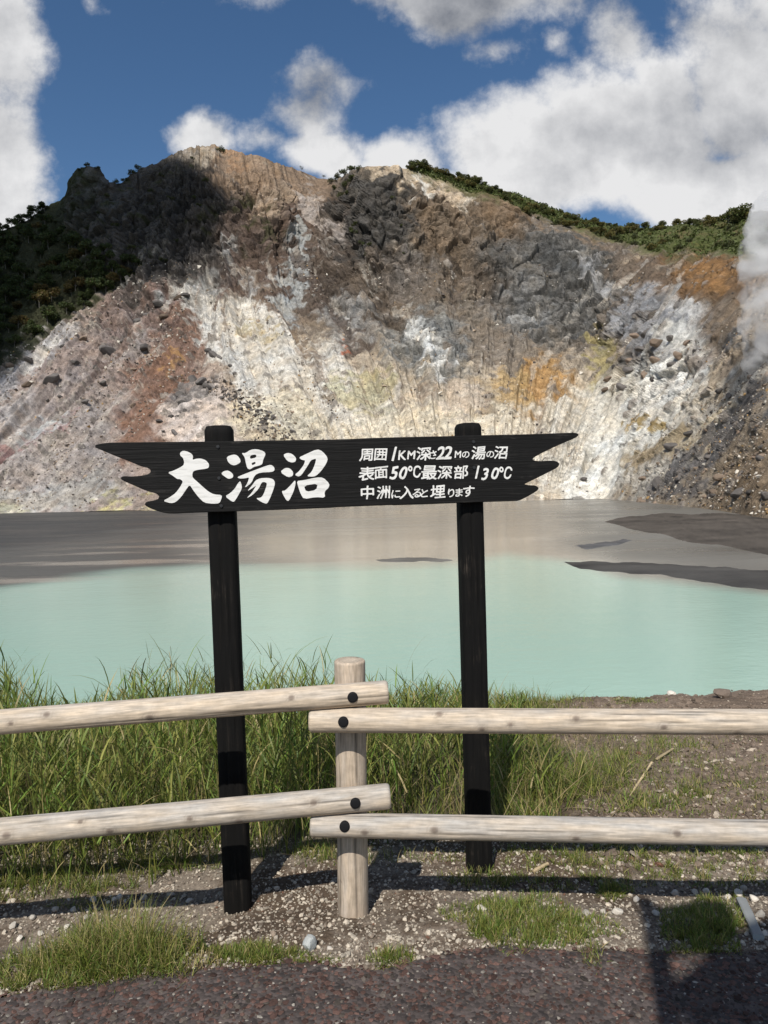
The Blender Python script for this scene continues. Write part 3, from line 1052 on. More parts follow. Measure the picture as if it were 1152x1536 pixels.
def scatter_gravel():
    # along the fence, dense, pale
    n = 42000
    px = rng.uniform(-260, 1560, n)
    py = rng.uniform(1255, 1500, n)
    x, y = ground_pts(px, py)
    ed = path_edge(x)
    nn = fbm(x / .35, y / .35, .5, 3, 401)
    keep = (y > ed - .02) & (y < 4.0) & (rng.uniform(-.35, .35, n) < nn + .30)
    x, y = x[keep], y[keep]
    s = np.clip(rng.lognormal(math.log(.0043), .48, len(x)), .0018, .014)
    z = gz(x, y) + s * .25
    me = stones_mesh('gravel', np.stack([x, y, z], -1), s, stone_cols(len(x), .66))
    tag(link('gravel', me, M_STONE), 'pale loose gravel around the feet of fence and sign', 'gravel', kind='stuff')
    # on the bank at the right
    n = 26000
    px = rng.uniform(640, 1500, n)
    py = rng.uniform(1030, 1300, n)
    x, y = ground_pts(px, py)
    nn = fbm(x / .6, y / .6, .5, 3, 409)
    keep = (y > 3.0) & (y < 8) & (x + .4 * nn > .75 + .06 * y) & (rng.uniform(-.4, .4, n) < nn + .15)
    x, y = x[keep], y[keep]
    s = np.clip(rng.lognormal(math.log(.0065), .55, len(x)), .002, .03)
    z = gz(x, y) + s * .2
    me = stones_mesh('gravel', np.stack([x, y, z], -1), s, stone_cols(len(x), .20) * np.array((.95, .92, .9)))
    tag(link('gravel', me, M_STONE), 'coarse brown and grey rubble on the bank at the right', 'gravel', kind='stuff')
    # chips of the worn asphalt
    n = 26000
    x = rng.uniform(-2.5, 2.7, n)
    y = rng.uniform(1.75, 2.75, n)
    keep = y < path_edge(x) - .012
    x, y = x[keep], y[keep]
    n = len(x)
    s = np.clip(rng.lognormal(math.log(.0066), .42, n), .0025, .016)
    z = 3.4035 + .003 * fbm(x / .25, y / .25, .3, 4, 341) + s * .02
    v = rng.uniform(0, 1, n)
    c = np.array((0.080, 0.047, 0.038)) * rng.uniform(.45, 1.7, (n, 1))
    c[v > .70] = np.array((0.080, 0.066, 0.055)) * rng.uniform(.45, 1.7, ((v > .70).sum(), 1))
    big = v > .90
    c[big] = np.array((0.27, 0.245, 0.21)) * rng.uniform(.6, 1.2, (big.sum(), 1))
    s[big] *= .7
    me = stones_mesh('asphalt_chips', np.stack([x, y, z], -1), s, c, .36, .16)
    tag(link('asphalt_chips', me, M_STONE), 'red and grey stone chips standing out of the worn asphalt', 'asphalt', kind='stuff')


scatter_gravel()


def rock_mesh(name, seed, sub=2, cuts=9):
    """an angular stone: a ball cut by random planes"""
    r = np.random.default_rng(seed)
    bm = bmesh.new()
    bmesh.ops.create_icosphere(bm, subdivisions=sub, radius=1.0)
    V = np.array([v.co[:] for v in bm.verts])
    for _ in range(cuts):
        d = r.normal(size=3)
        d /= np.linalg.norm(d)
        lim = r.uniform(.52, .85)
        over = np.clip(V @ d - lim, 0, None)
        V = V - over[:, None] * d * .92
    V = V * np.array([1.15, .9, .78])
    V = V * (1 + .10 * fbm(V[:, 0] * 2.2, V[:, 1] * 2.2, V[:, 2] * 2.2 + seed, 3, seed))[:, None]
    for v, c in zip(bm.verts, V):
        v.co = c
    me = bpy.data.meshes.new(name)
    bm.to_mesh(me)
    bm.free()
    return me


def plain_rock_mat(name, col, scale, var=.5, rough=.95, relief=.006):
    mt, nt, b, _ = new_mat(name)
    co = objco(nt)
    oi = nt.nodes.new('ShaderNodeObjectInfo')
    n1 = noise_node(nt, co, scale, 6, .65)
    c = mixcol(nt, n1, tuple(v * (1 - var) for v in col), tuple(min(1, v * (1 + var)) for v in col))
    c = mixcol(nt, 1.0, c, maprange(nt, oi.outputs['Random'], 0, 1, .65, 1.5, 'LINEAR'), 'MULTIPLY')
    nt.links.new(c, b.inputs['Base Color'])
    b.inputs['Roughness'].default_value = rough
    b.inputs['Specular IOR Level'].default_value = .2
    bump(nt, b, n1, .7, relief)
    return mt


# single stones big enough to pick out by the path
ROCKS = [rock_mesh('stone', 500 + k) for k in range(5)]
M_PALE = plain_rock_mat('pale_stone', (0.50, 0.46, 0.40), 3.0, .3)
M_DARKSTONE = plain_rock_mat('brown_stone', (0.16, 0.125, 0.10), 3.0, .4)
M_CONC = plain_rock_mat('concrete_lump', (0.58, 0.60, 0.58), 4.0, .15)


def single_stone(px, py, wpx, mat, label, group=None, k=0, flat=1.0, sink=.3):
    p = ground_pt(px, py)
    s = wpx * p.y / F / 2
    me = ROCKS[k % 5].copy()
    o = link('stone', me, mat)
    o.location = (p.x, p.y, p.z + s * (.75 * flat - sink))
    o.scale = (s, s, s * flat)
    o.rotation_euler = (random.uniform(-.3, .3), random.uniform(-.3, .3), random.uniform(0, 6.28))
    tag(o, label, 'stone', group)
    return o


single_stone(465, 1424, 27, M_CONC, 'grey concrete lump lying at the path edge below the left sign post', None, 0, 1.1, .1)
single_stone(494, 1423, 9, M_PALE, 'small orange-brown pebble just right of the grey concrete lump', None, 1)
single_stone(722, 1367, 16, M_PALE, 'pale stone in the grass below the right sign post', None, 2)
single_stone(177, 1403, 11, M_PALE, 'white pebble above the tall grass tuft at the left', None, 3)
single_stone(1085, 1048, 30, M_DARKSTONE, 'dark rounded stone half buried on the brink, farthest right', None, 4, .8)
single_stone(1008, 1047, 16, M_PALE, 'pale stone on the brink of the bank above the right rail', None, 1)
for k, (a, b_, w_) in enumerate([(880, 1375, 15), (905, 1368, 12), (926, 1372, 16), (955, 1352, 12), (984, 1372, 13), (1012, 1341, 14), (1042, 1340, 12), (1060, 1338, 13),
                                 (1092, 1350, 14), (1108, 1345, 16), (1130, 1352, 15), (1140, 1375, 16), (1147, 1402, 13), (1128, 1398, 10), (1100, 1372, 12), (1115, 1336, 12)]):
    single_stone(a, b_, w_, M_PALE, 'pale stone in the loose row of stones between path edge and right rail', 'pale stones below the right rail', k)
for k, (a, b_, w_) in enumerate([(20, 1390, 13), (48, 1379, 12), (83, 1368, 14), (110, 1366, 11), (140, 1352, 12), (172, 1352, 10), (215, 1348, 13), (60, 1403, 11), (30, 1412, 12), (100, 1392, 10),
                                 (130, 1378, 11), (178, 1348, 13), (285, 1352, 12), (265, 1425, 12), (258, 1345, 10)]):
    single_stone(a, b_, w_, M_PALE, 'pale stone in the row along the rail shadow at the left', 'pale stones left of the sign', k)

# ------------------------------------------------------------------ grass
def leaf_mat(name, rough=.5, trans=.35):
    mt, nt, b, out = new_mat(name)
    c = attr_col(nt)
    nt.links.new(c, b.inputs['Base Color'])
    b.inputs['Roughness'].default_value = rough
    b.inputs['Specular IOR Level'].default_value = .3
    tr = nt.nodes.new('ShaderNodeBsdfTranslucent')
    nt.links.new(c, tr.inputs['Color'])
    mx = nt.nodes.new('ShaderNodeMixShader')
    mx.inputs[0].default_value = trans
    nt.links.new(b.outputs[0], mx.inputs[1])
    nt.links.new(tr.outputs[0], mx.inputs[2])
    nt.links.new(mx.outputs[0], out.inputs['Surface'])
    return mt


M_GRASS = leaf_mat('grass_blade')


def blades(base, length, width, azim, lean, droop, col, seg=4):
    """curved tapering blades; lean = angle from upright at the foot, droop = extra bend at the tip"""
    n = len(base)
    ts = np.linspace(0, 1, seg + 1)
    hd = np.stack([np.cos(azim), np.sin(azim), np.zeros(n)], -1)
    side = np.stack([-np.sin(azim), np.cos(azim), np.zeros(n)], -1)
    tw = rng.uniform(-.9, .9, n)
    side = side * np.cos(tw)[:, None] + hd * np.sin(tw)[:, None]
    pos = base.copy()
    V = []
    for i, t in enumerate(ts):
        if i:
            ang = lean + droop * (t - .5 / seg) ** 1.4
            pos = pos + (hd * np.sin(ang)[:, None] + np.array([0, 0, 1.]) * np.cos(ang)[:, None]) * (length / seg)[:, None]
        w = width * (1 - t ** 1.7) * (.65 + .9 * t if t < .4 else 1.0)
        if i < seg:
            V += [pos - side * (w / 2)[:, None], pos + side * (w / 2)[:, None]]
        else:
            V += [pos]
    k = 2 * seg + 1
    V = np.stack(V, 1)
    o = (np.arange(n) * k)[:, None]
    quads = np.concatenate([o + np.array([[2 * i, 2 * i + 1, 2 * i + 3, 2 * i + 2]]) for i in range(seg - 1)], 0)
    tris = o + np.array([[2 * seg - 2, 2 * seg - 1, 2 * seg]])
    C = np.repeat(col[:, None, :], k, 1)
    return V.reshape(-1, 3), quads, tris, C.reshape(-1, 3)


def join_strips(parts):
    V, Q, T, C, o = [], [], [], [], 0
    for v, q, t, c in parts:
        V.append(v); Q.append(q + o); T.append(t + o); C.append(c); o += len(v)
    return np.concatenate(V), [np.concatenate(Q), np.concatenate(T)], np.concatenate(C)


def grass_cols(n, dry=.1, bright=1.0):
    g = np.array((0.150, 0.190, 0.045)) * rng.uniform(.5, 1.35, (n, 1)) * bright
    g = g * (1 + rng.normal(0, .10, (n, 3)))
    yel = rng.uniform(0, 1, n) < .25
    g[yel] = np.array((0.25, 0.245, 0.075)) * rng.uniform(.7, 1.2, (yel.sum(), 1)) * bright
    d = rng.uniform(0, 1, n) < dry
    g[d] = np.array((0.40, 0.32, 0.17)) * rng.uniform(.6, 1.2, (d.sum(), 1))
    return np.clip(g * np.array((1.10, 1.12, .95)), .005, 1)


TOP = [(-400, 985), (-60, 990), (0, 992), (40, 1025), (75, 1056), (110, 1058), (150, 1030), (185, 1002), (240, 985), (300, 985), (360, 998), (430, 988), (480, 998), (540, 1025), (600, 1014),
       (660, 1012), (690, 1026), (740, 1030), (790, 1042), (840, 1052), (900, 1075), (1000, 1100)]


def tall_grass():
    parts = []
    # reed shoots: a stem with leaves along it
    n = 2900
    x = rng.uniform(-3.6, 1.9, n)
    y = 3.35 + 3.5 * rng.uniform(0, 1, n) ** 1.15
    px = 576 + F * x / y
    nn = fbm(x / .5, y / .5, .9, 3, 601)
    keep = (x < .30 + .19 * y - .25 + .35 * nn) & (y > 3.45 + .35 * nn + .25 * smooth(-.2, .3, x) - .2 * (1 - smooth(-1.6, -.7, x))) & (nn > -.24)
    x, y, px = x[keep], y[keep], px[keep]
    hor = 718 - (px - 576) * math.tan(ROLL)
    lim = EYE - (np.interp(px, [a for a, _ in TOP], [b for _, b in TOP]) - hor) / F * y
    g = gz(x, y, False)
    h = np.clip((lim - g) * np.where(rng.uniform(0, 1, len(x)) < .06, rng.uniform(1.05, 1.3, len(x)), rng.uniform(.38, .95, len(x))), .10, 1.0)
    short = smooth(560, 820, px + rng.uniform(-60, 60, len(x)))
    h = h * (1 - .35 * short)
    n = len(x)
    az_ = rng.uniform(0, 2 * np.pi, n)
    lean = np.abs(rng.normal(0, .13, n))
    base = np.stack([x, y, g - .01], -1)
    parts.append(blades(base, h * .92, rng.uniform(.004, .007, n), az_, lean, rng.uniform(0, .25, n), grass_cols(n, .22) * .8))
    for k in range(7):
        f = .12 + .86 * (k + rng.uniform(0, .9, n)) / 7.0
        hd = np.stack([np.cos(az_), np.sin(az_), np.zeros(n)], -1)
        q = base + hd * (np.sin(lean) * h * f * .92)[:, None] + np.array([0, 0, 1.]) * (np.cos(lean) * h * f * .9)[:, None]
        la = az_ + k * 2.6 + rng.uniform(-.7, .7, n)
        ll = rng.uniform(.14, .30, n) * (.6 + .5 * h)
        parts.append(blades(q, ll, rng.uniform(.006, .014, n), la, rng.uniform(.25, .75, n), rng.uniform(.2, 1.1, n), grass_cols(n, .05)))
    # grass between them
    n = 17000
    x = rng.uniform(-3.6, 2.1, n)
    y = rng.uniform(3.15, 6.9, n)
    nn = fbm(x / .4, y / .4, 1.9, 3, 611)
    keep = (x < .30 + .19 * y - .2 + .45 * nn) & (y > 3.34 + .3 * nn + .12 * smooth(-.2, .3, x) - .25 * (1 - smooth(-1.6, -.7, x)))
    x, y, nn = x[keep], y[keep], nn[keep]
    n = len(x)
    h = rng.uniform(.10, .30, n) * (1 + .6 * nn)
    parts.append(blades(np.stack([x, y, gz(x, y, False) - .01], -1), h, rng.uniform(.004, .009, n), rng.uniform(0, 6.28, n), np.abs(rng.normal(0, .3, n)),
                        rng.uniform(.1, 1.4, n), grass_cols(n, .16)))
    # dead stems and litter at their feet
    n = 2600
    x, y = rng.uniform(-3.4, 1.9, n), rng.uniform(3.2, 6.6, n)
    keep = x < .5 + .22 * y
    x, y = x[keep], y[keep]
    n = len(x)
    parts.append(blades(np.stack([x, y, gz(x, y, False) + rng.uniform(0, .12, n)], -1), rng.uniform(.08, .35, n), rng.uniform(.003, .006, n), rng.uniform(0, 6.28, n), rng.uniform(.5, 1.6, n), rng.uniform(-.2, .6, n),
                        np.array((0.42, 0.33, 0.18)) * rng.uniform(.4, 1.1, (n, 1))))
    V, Fc, C = join_strips(parts)
    patchy = 1 + .75 * fbm(V[:, 0] / .35, V[:, 1] / .35, V[:, 2] / .5, 3, 651)
    C = np.clip(C * patchy[:, None], .004, 1)
    me = mesh_np('reed_grass', V, Fc, C, True)
    tag(link('reed_grass', me, M_GRASS), 'tall green reed grass growing on the bank behind the fence', 'grass', kind='stuff')


tall_grass()


def patch_blades(cx, cy, rx, ry, n, hmin, hmax, dry=.1, wmin=.002, wmax=.0045, bright=1.0, spread=.35, clump=0.0):
    a = rng.uniform(0, 2 * np.pi, n)
    r = np.sqrt(rng.uniform(0, 1, n)) * (1 + .25 * np.sin(3 * a + cx) + .15 * np.sin(7 * a + cy))
    px, py = cx + rx * r * np.cos(a), cy + ry * r * np.sin(a)
    x, y = ground_pts(px, py)
    nn = fbm(x / .05, y / .05, 3.3, 2, 701)
    keep = nn > clump - .22
    x, y, r = x[keep], y[keep], r[keep]
    n = len(x)
    h = rng.uniform(hmin, hmax, n) * (1 - .45 * np.clip(r, 0, 1) ** 2)
    return blades(np.stack([x, y, gz(x, y) - .004], -1), h, rng.uniform(wmin, wmax, n), rng.uniform(0, 6.28, n), np.abs(rng.normal(0, spread * 1.5, n)), rng.uniform(.1, 1.6, n),
                  grass_cols(n, dry, bright), 3)


def short_grass():
    P = []
    # the long tuft at the left, the mossy edge of the path, the lawn patch right of the post
    P.append(patch_blades(150, 1448, 130, 26, 3600, .05, .16, .16))
    P.append(patch_blades(190, 1430, 95, 24, 1700, .10, .25, .32))
    P.append(patch_blades(70, 1465, 110, 18, 1500, .03, .09, .2))
    P.append(patch_blades(60, 1478, 110, 14, 1500, .02, .05, .2))
    P.append(patch_blades(380, 1434, 70, 14, 1800, .025, .07, .12))
    P.append(patch_blades(420, 1442, 110, 8, 1400, .012, .03, .15))
    P.append(patch_blades(385, 1462, 10, 22, 160, .015, .03, .2))
    P.append(patch_blades(590, 1442, 36, 14, 500, .03, .075, .12))
    P.append(patch_blades(770, 1385, 85, 42, 4200, .03, .085, .10))
    P.append(patch_blades(850, 1395, 70, 28, 1400, .03, .08, .15))
    P.append(patch_blades(890, 1440, 18, 26, 220, .03, .07, .15))
    P.append(patch_blades(920, 1340, 26, 10, 400, .03, .08, .08))
    P.append(patch_blades(1060, 1390, 62, 44, 3600, .03, .085, .08))
    P.append(patch_blades(1050, 1430, 60, 10, 500, .02, .05, .3))
    P.append(patch_blades(950, 1292, 260, 30, 5200, .02, .06, .15, clump=.25))
    P.append(patch_blades(880, 1150, 170, 75, 6500, .04, .13, .2, clump=.16))
    P.append(patch_blades(1000, 1105, 160, 30, 2200, .03, .08, .2, clump=.22))
    P.append(patch_blades(1060, 1170, 120, 50, 2200, .03, .09, .2, clump=.25))
    P.append(patch_blades(1080, 1215, 120, 40, 1800, .02, .06, .2, clump=.25))
    P.append(patch_blades(1020, 1160, 140, 60, 1200, .02, .07, .3, clump=.35))
    P.append(patch_blades(560, 1290, 120, 12, 500, .03, .10, .3, clump=.2))
    P.append(patch_blades(850, 1325, 180, 14, 1500, .02, .06, .15, clump=.2))
    P.append(patch_blades(60, 1325, 170, 30, 4200, .03, .10, .15, clump=.15))
    P.append(patch_blades(960, 1282, 280, 22, 4200, .02, .07, .12, clump=.15))
    P.append(patch_blades(1080, 1320, 100, 16, 900, .02, .06, .15, clump=.2))
    P.append(patch_blades(240, 1298, 80, 14, 900, .04, .10, .1))
    P.append(patch_blades(300, 1445, 40, 20, 200, .03, .06, .7))
    P.append(patch_blades(720, 1322, 60, 12, 400, .04, .09, .3))
    P.append(patch_blades(470, 1280, 40, 12, 500, .04, .09, .15))
    # tufts on the rubble bank
    for cx, cy, rx, ry, n, h in [(900, 1170, 60, 20, 420, .26), (850, 1190, 60, 22, 700, .30), (960, 1215, 90, 14, 900, .10), (940, 1150, 40, 10, 260, .14), (1040, 1200, 40, 10, 300, .08),
                                 (950, 1057, 40, 6, 700, .06), (1020, 1125, 60, 12, 420, .10), (830, 1055, 50, 8, 900, .12), (800, 1080, 70, 20, 1400, .2),
                                 (1110, 1190, 40, 10, 200, .06), (880, 1095, 50, 14, 300, .14), (790, 1160, 60, 40, 1600, .28), (760, 1230, 90, 20, 1300, .16)]:
        P.append(patch_blades(cx, cy, rx, ry, n, h * .4, h, .18, .003, .007, 1.0, .5))
    V, Fc, C = join_strips(P)
    me = mesh_np('short_grass', V, Fc, C, True)
    tag(link('short_grass', me, M_GRASS), 'short grass tufts along the path edge and on the bank', 'grass', kind='stuff')


short_grass()


# ------------------------------------------------------------------ fence of peeled logs
def log_mesh(name, L, r0, r1, seed, knots, weather=.3, nl=420, na=48, chamfer=.006, dark_top=.3, tone=(0.60, 0.49, 0.37)):
    """a peeled log along local +X from 0 to L, with grain, cracks and knots"""
    r = np.random.default_rng(seed)
    s = np.linspace(0, L, nl)
    a = np.linspace(0, 2 * np.pi, na, endpoint=False)
    S, A = np.meshgrid(s, a, indexing='ij')
    rad = r0 + (r1 - r0) * S / L
    rad = rad * (1 + .018 * fbm(S / .35, np.cos(A) * .9, np.sin(A) * .9 + seed, 3, seed) + .006 * fbm(S / .06, np.cos(A) * 3, np.sin(A) * 3, 2, seed + 1))
    e = np.minimum(S, L - S)
    rad = rad - chamfer * (1 - smooth(0, chamfer * 1.3, e))
    grain = fbm(S / .5, np.cos(A) * 5 + seed, np.sin(A) * 5, 4, seed + 3, gain=.7)
    blot = fbm(S / .16, np.cos(A) * 1.6, np.sin(A) * 1.6 + 4, 4, seed + 5)
    fine = fbm(S / .08, np.cos(A) * 14, np.sin(A) * 14, 2, seed + 9)
    base = np.array(tone)
    grey = np.array((0.40, 0.375, 0.345))
    gm = np.clip(weather + .9 * blot + dark_top * np.sin(A), 0, 1)
    col = base * (1 - gm[..., None]) + grey * gm[..., None]
    col *= (1 + .34 * grain + .26 * fine + .18 * blot)[..., None]
    # seasoning cracks: thin dark lines that follow the log
    for _ in range(14):
        a0, s0, l0 = r.uniform(0, 2 * np.pi), r.uniform(0, L), r.uniform(.15, .6)
        da = np.abs((A - a0 - .10 * np.sin(S * 5 + a0) + np.pi) % (2 * np.pi) - np.pi)
        m_ = (1 - smooth(.02, .075, da)) * (1 - smooth(l0 * .5, l0, np.abs(S - s0)))
        col *= (1 - .62 * m_)[..., None]
        rad = rad - .0022 * m_
    for (ks, ka, kr) in knots:
        da = ((A - ka + np.pi) % (2 * np.pi) - np.pi) * (r0 + r1) / 2
        dd = np.hypot((S - ks) / 1.25, da) / kr
        ring = (1 - smooth(.55, 1.0, dd))
        halo = (1 - smooth(.8, 2.8, dd)) * (.75 + .5 * np.sin(dd * 9))
        col = col * (1 - .5 * halo[..., None]) + np.array((0.30, 0.25, 0.20)) * .5 * halo[..., None]
        col = col * (1 - .75 * ring[..., None]) + np.array((0.16, 0.12, 0.095)) * .75 * ring[..., None]
        rad = rad + .0015 * ring
    V = np.stack([S, rad * np.cos(A), rad * np.sin(A)], -1).reshape(-1, 3)
    Fq = grid_faces(nl, na, True)[:, ::-1]
    # sawn ends
    caps, CV, CC, o = [], [], [], len(V)
    for end, (i, sx) in enumerate(((0, 0.0), (nl - 1, L))):
        rr = np.array([.66, .33])
        ringv = [np.stack([np.full(na, sx), rad[i] * k * np.cos(a), rad[i] * k * np.sin(a)], -1) for k in rr] + [np.array([[sx, 0, 0]])]
        tone_ = [np.tile(np.array((0.50, 0.42, 0.33)) * (1 + .15 * r.uniform(-1, 1)), (len(q), 1)) for q in ringv]
        CV += ringv
        CC += tone_
        idx0 = np.arange(na) + i * na
        idx1 = o + np.arange(na)
        idx2 = o + na + np.arange(na)
        cen = o + 2 * na
        nx = lambda v: np.roll(v, -1)
        q = [np.stack([idx0, nx(idx0), nx(idx1), idx1], -1), np.stack([idx1, nx(idx1), nx(idx2), idx2], -1)]
        tr = np.stack([idx2, nx(idx2), np.full(na, cen)], -1)
        if end == 0:
            q = [z[:, ::-1] for z in q]; tr = tr[:, ::-1]
        q = [z[:, ::-1] for z in q]; tr = tr[:, ::-1]
        caps.append((q, tr))
        o += 2 * na + 1
    V = np.concatenate([V] + CV)
    C = np.concatenate([col.reshape(-1, 3)] + CC)
    quads = np.concatenate([Fq] + [z for q, _ in caps for z in q])
    tris = np.concatenate([t_ for _, t_ in caps])
    me = mesh_np(name, V, [quads, tris], C, True)
    return me


def wood_mat(name, tint=1.0):
    mt, nt, b, _ = new_mat(name)
    co = mapping(nt, objco(nt), (6, 90, 90))
    n1 = noise_node(nt, co, 1.6, 5, .6, .6)
    n2 = noise_node(nt, mapping(nt, objco(nt), (40, 40, 40)), 1.0, 4, .6)
    c = mixcol(nt, 1.0, attr_col(nt), maprange(nt, n1, .3, .7, .66, 1.2, 'LINEAR'), 'MULTIPLY')
    c = mixcol(nt, 1.0, c, maprange(nt, n2, .3, .75, .88, 1.08, 'LINEAR'), 'MULTIPLY')
    nt.links.new(c, b.inputs['Base Color'])
    b.inputs['Roughness'].default_value = .75
    b.inputs['Specular IOR Level'].default_value = .25
    bump(nt, b, n1, .35, .002)
    return mt


M_LOG = wood_mat('peeled_log')
mt, nt, b, _ = new_mat('black_rubber')
b.inputs['Base Color'].default_value = (0.008, 0.008, 0.009, 1)
b.inputs['Roughness'].default_value = .75
b.inputs['Specular IOR Level'].default_value = .2
M_CAP = mt


def aim(o, p0, p1, roll_up=Vector((0, 0, 1))):
    """local +X from p0 to p1, local +Z as near to up as it goes"""
    x = (p1 - p0).normalized()
    y = roll_up.cross(x)
    if y.length < 1e-4:
        y = Vector((0, 1, 0)).cross(x) if abs(x.y) < .9 else Vector((1, 0, 0))
    y.normalize()
    z = x.cross(y)
    mm = Matrix((x, y, z)).transposed().to_4x4()
    mm.translation = p0
    return mm


def cap_mesh():
    """a domed round plug"""
    bm = bmesh.new()
    prof = [(0.0, .0030), (.010, .0028), (.0165, .0020), (.0190, 0.0002), (.0194, -.014)]
    n = 28
    rings = []
    for r_, z_ in prof[1:]:
        rings.append([bm.verts.new((r_ * math.cos(2 * math.pi * k / n), r_ * math.sin(2 * math.pi * k / n), z_)) for k in range(n)])
    c = bm.verts.new((0, 0, prof[0][1]))
    for k in range(n):
        bm.faces.new((c, rings[0][k], rings[0][(k + 1) % n]))
    for a_, b_ in zip(rings[:-1], rings[1:]):
        for k in range(n):
            bm.faces.new((a_[k], b_[k], b_[(k + 1) % n], a_[(k + 1) % n]))
    me = bpy.data.meshes.new('bolt_cap')
    bm.to_mesh(me)
    bm.free()
    for p in me.polygons:
        p.use_smooth = True
    me.materials.append(M_CAP)
    return me


CAP = cap_mesh()


def build_fence():
    root = empty('log_fence')
    place(root, Matrix.Translation(ground_pt(530, 1378)))
    tag(root, 'fence of pale peeled logs between the path and the lake bank', 'fence')
    YP = 2.775                    # axis of the middle post
    foot_p = at_y(530, 1378, YP)
    gzp = float(gz(np.array([foot_p.x]), np.array([YP]), False)[0])
    top = at_y(524.5, 990, YP)
    p_low = foot_p + (foot_p - top).normalized() * .35
    Lp = (top - p_low).length
    post_me = log_mesh('post', Lp, .0590, .0588, 31, [(.845, math.pi / 2 + .05, .0075), (.52, math.pi / 2 - .85, .006)], weather=.05, nl=300, dark_top=0, chamfer=.004, tone=(0.52, 0.42, 0.32))

    def add_post(p0, p1):
        o = link('post', post_me, M_LOG, root)
        place(o, aim(o, p0, p1, Vector((0, -1, 0))), root)
        return o
    add_post(p_low, top)
    YR = YP - .088
    specs = [  # right end, left end (photo px), depth there, radii, seed
        ((582, 1038), 2.680, (-420, 1115.5), 2.50, .0425, .0445, 41, [(.85, -1.75, .008), (1.2, -1.2, .007), (1.32, -1.5, .006), (1.60, -1.9, .007), (.35, -1.3, .007), (1.95, -1.6, .008)], .12),
        ((585, 1194), 2.680, (-420, 1286), 2.50, .0455, .0475, 42, [(.28, -1.3, .008), (.55, -1.9, .009), (.72, -1.5, .007), (1.0, -1.75, .008), (1.1, -1.2, .006), (1.35, -1.5, .009), (1.5, -1.9, .007), (1.9, -1.6, .008)], .45),
        ((465, 1080), 2.662, (1560, 1085), 2.50, .0445, .0445, 43, [(.47, -2.1, .008), (.62, -1.35, .007), (.72, -1.6, .006), (.95, -1.9, .008), (1.25, -1.5, .007), (1.5, -1.2, .008), (1.8, -1.8, .007)], .10),
        ((467, 1237), 2.662, (1560, 1257), 2.50, .0430, .0450, 44, [(.20, -1.5, .008), (.45, -1.7, .009), (.95, -1.4, .008), (1.3, -1.75, .009), (1.7, -1.5, .008)], .50),
    ]
    caps = [(529, 1046), (533, 1205), (515, 1083), (517, 1240)]
    out_l, out_r = [], []
    for k, ((ax, ay), d0, (bx, by), d1, r0, r1, seed, kn, we) in enumerate(specs):
        p0, p1 = at_y(ax, ay, d0), at_y(bx, by, d1)
        L = (p1 - p0).length
        # knots face the camera: in the local frame that is the -Y or +Y side
        x = (p1 - p0).normalized()
        sgn = 1 if x.x > 0 else -1
        kn = [(a_, (math.pi if sgn > 0 else 0) + (c_ + math.pi / 2) * 1.6, e_ * 1.5) for a_, c_, e_ in kn]
        me = log_mesh('rail', L, r0, r1, seed, kn, weather=we)
        o = link('rail', me, M_LOG, root)
        place(o, aim(o, p0, p1), root)
        (out_l if sgn < 0 else out_r).append(p1)
        # the plug sits on the near side of the rail
        cx, cy = caps[k]
        d = ray(cx, cy)
        q = None
        for it in range(400):
            tt = 2.45 + it * .001
            w_ = Vector((0, 0, EYE)) + d * tt
            rel = w_ - p0
            dist = (rel - x * rel.dot(x)).length
            if dist <= r0 * 1.0:
                q, axp = w_, p0 + x * rel.dot(x)
                break
        nrm = (q - axp).normalized()
        nrm = (nrm * .3 + Vector((0, -1, .06)) * .7).normalized()
        c = link('bolt_cap', CAP, M_CAP, o)
        mm = nrm.to_track_quat('Z', 'Y').to_matrix().to_4x4()
        mm.translation = q + nrm * .0022
        place(c, mm, o)
    # the next posts, outside the frame, carry the far rail ends
    for pts in (out_l, out_r):
        c = (pts[0] + pts[1]) / 2
        x_, y_ = c.x * .96, c.y + .095
        zt = max(p.z for p in pts) + .13
        add_post(Vector((x_, y_, zt - Lp)), Vector((x_, y_, zt)))


build_fence()


# ------------------------------------------------------------------ the sign
def charred_mat(name, axis, base=(0.010, 0.0095, 0.009), worn=(0.055, 0.048, 0.042), amount=.5, rough=.5):
    mt, nt, b, _ = new_mat(name)
    sc_ = {'X': (3, 70, 70), 'Z': (75, 75, 3.2)}[axis]
    co = objco(nt)
    n1 = noise_node(nt, mapping(nt, co, sc_), 1.0, 6, .65, .4)
    n2 = noise_node(nt, co, 9, 5, .6)
    n3 = noise_node(nt, mapping(nt, co, tuple(v * 2.7 for v in sc_)), 1.0, 3, .6)
    f = maprange(nt, mathn(nt, 'ADD', mathn(nt, 'MULTIPLY', n1, .75), mathn(nt, 'MULTIPLY', n2, .45)), .60, .88, 0, amount)
    c = mixcol(nt, f, base, worn)
    # worn spots where the stain has gone
    sp = maprange(nt, mathn(nt, 'ADD', mathn(nt, 'MULTIPLY', n3, .6), mathn(nt, 'MULTIPLY', n2, .55)), .69, .80, 0, .75)
    c = mixcol(nt, sp, c, tuple(v * 2.2 for v in worn))
    nt.links.new(c, b.inputs['Base Color'])
    b.inputs['Roughness'].default_value = rough
    b.inputs['Specular IOR Level'].default_value = .18
    bump(nt, b, mathn(nt, 'ADD', n1, mathn(nt, 'MULTIPLY', n3, .5)), .7, .004)
    return mt


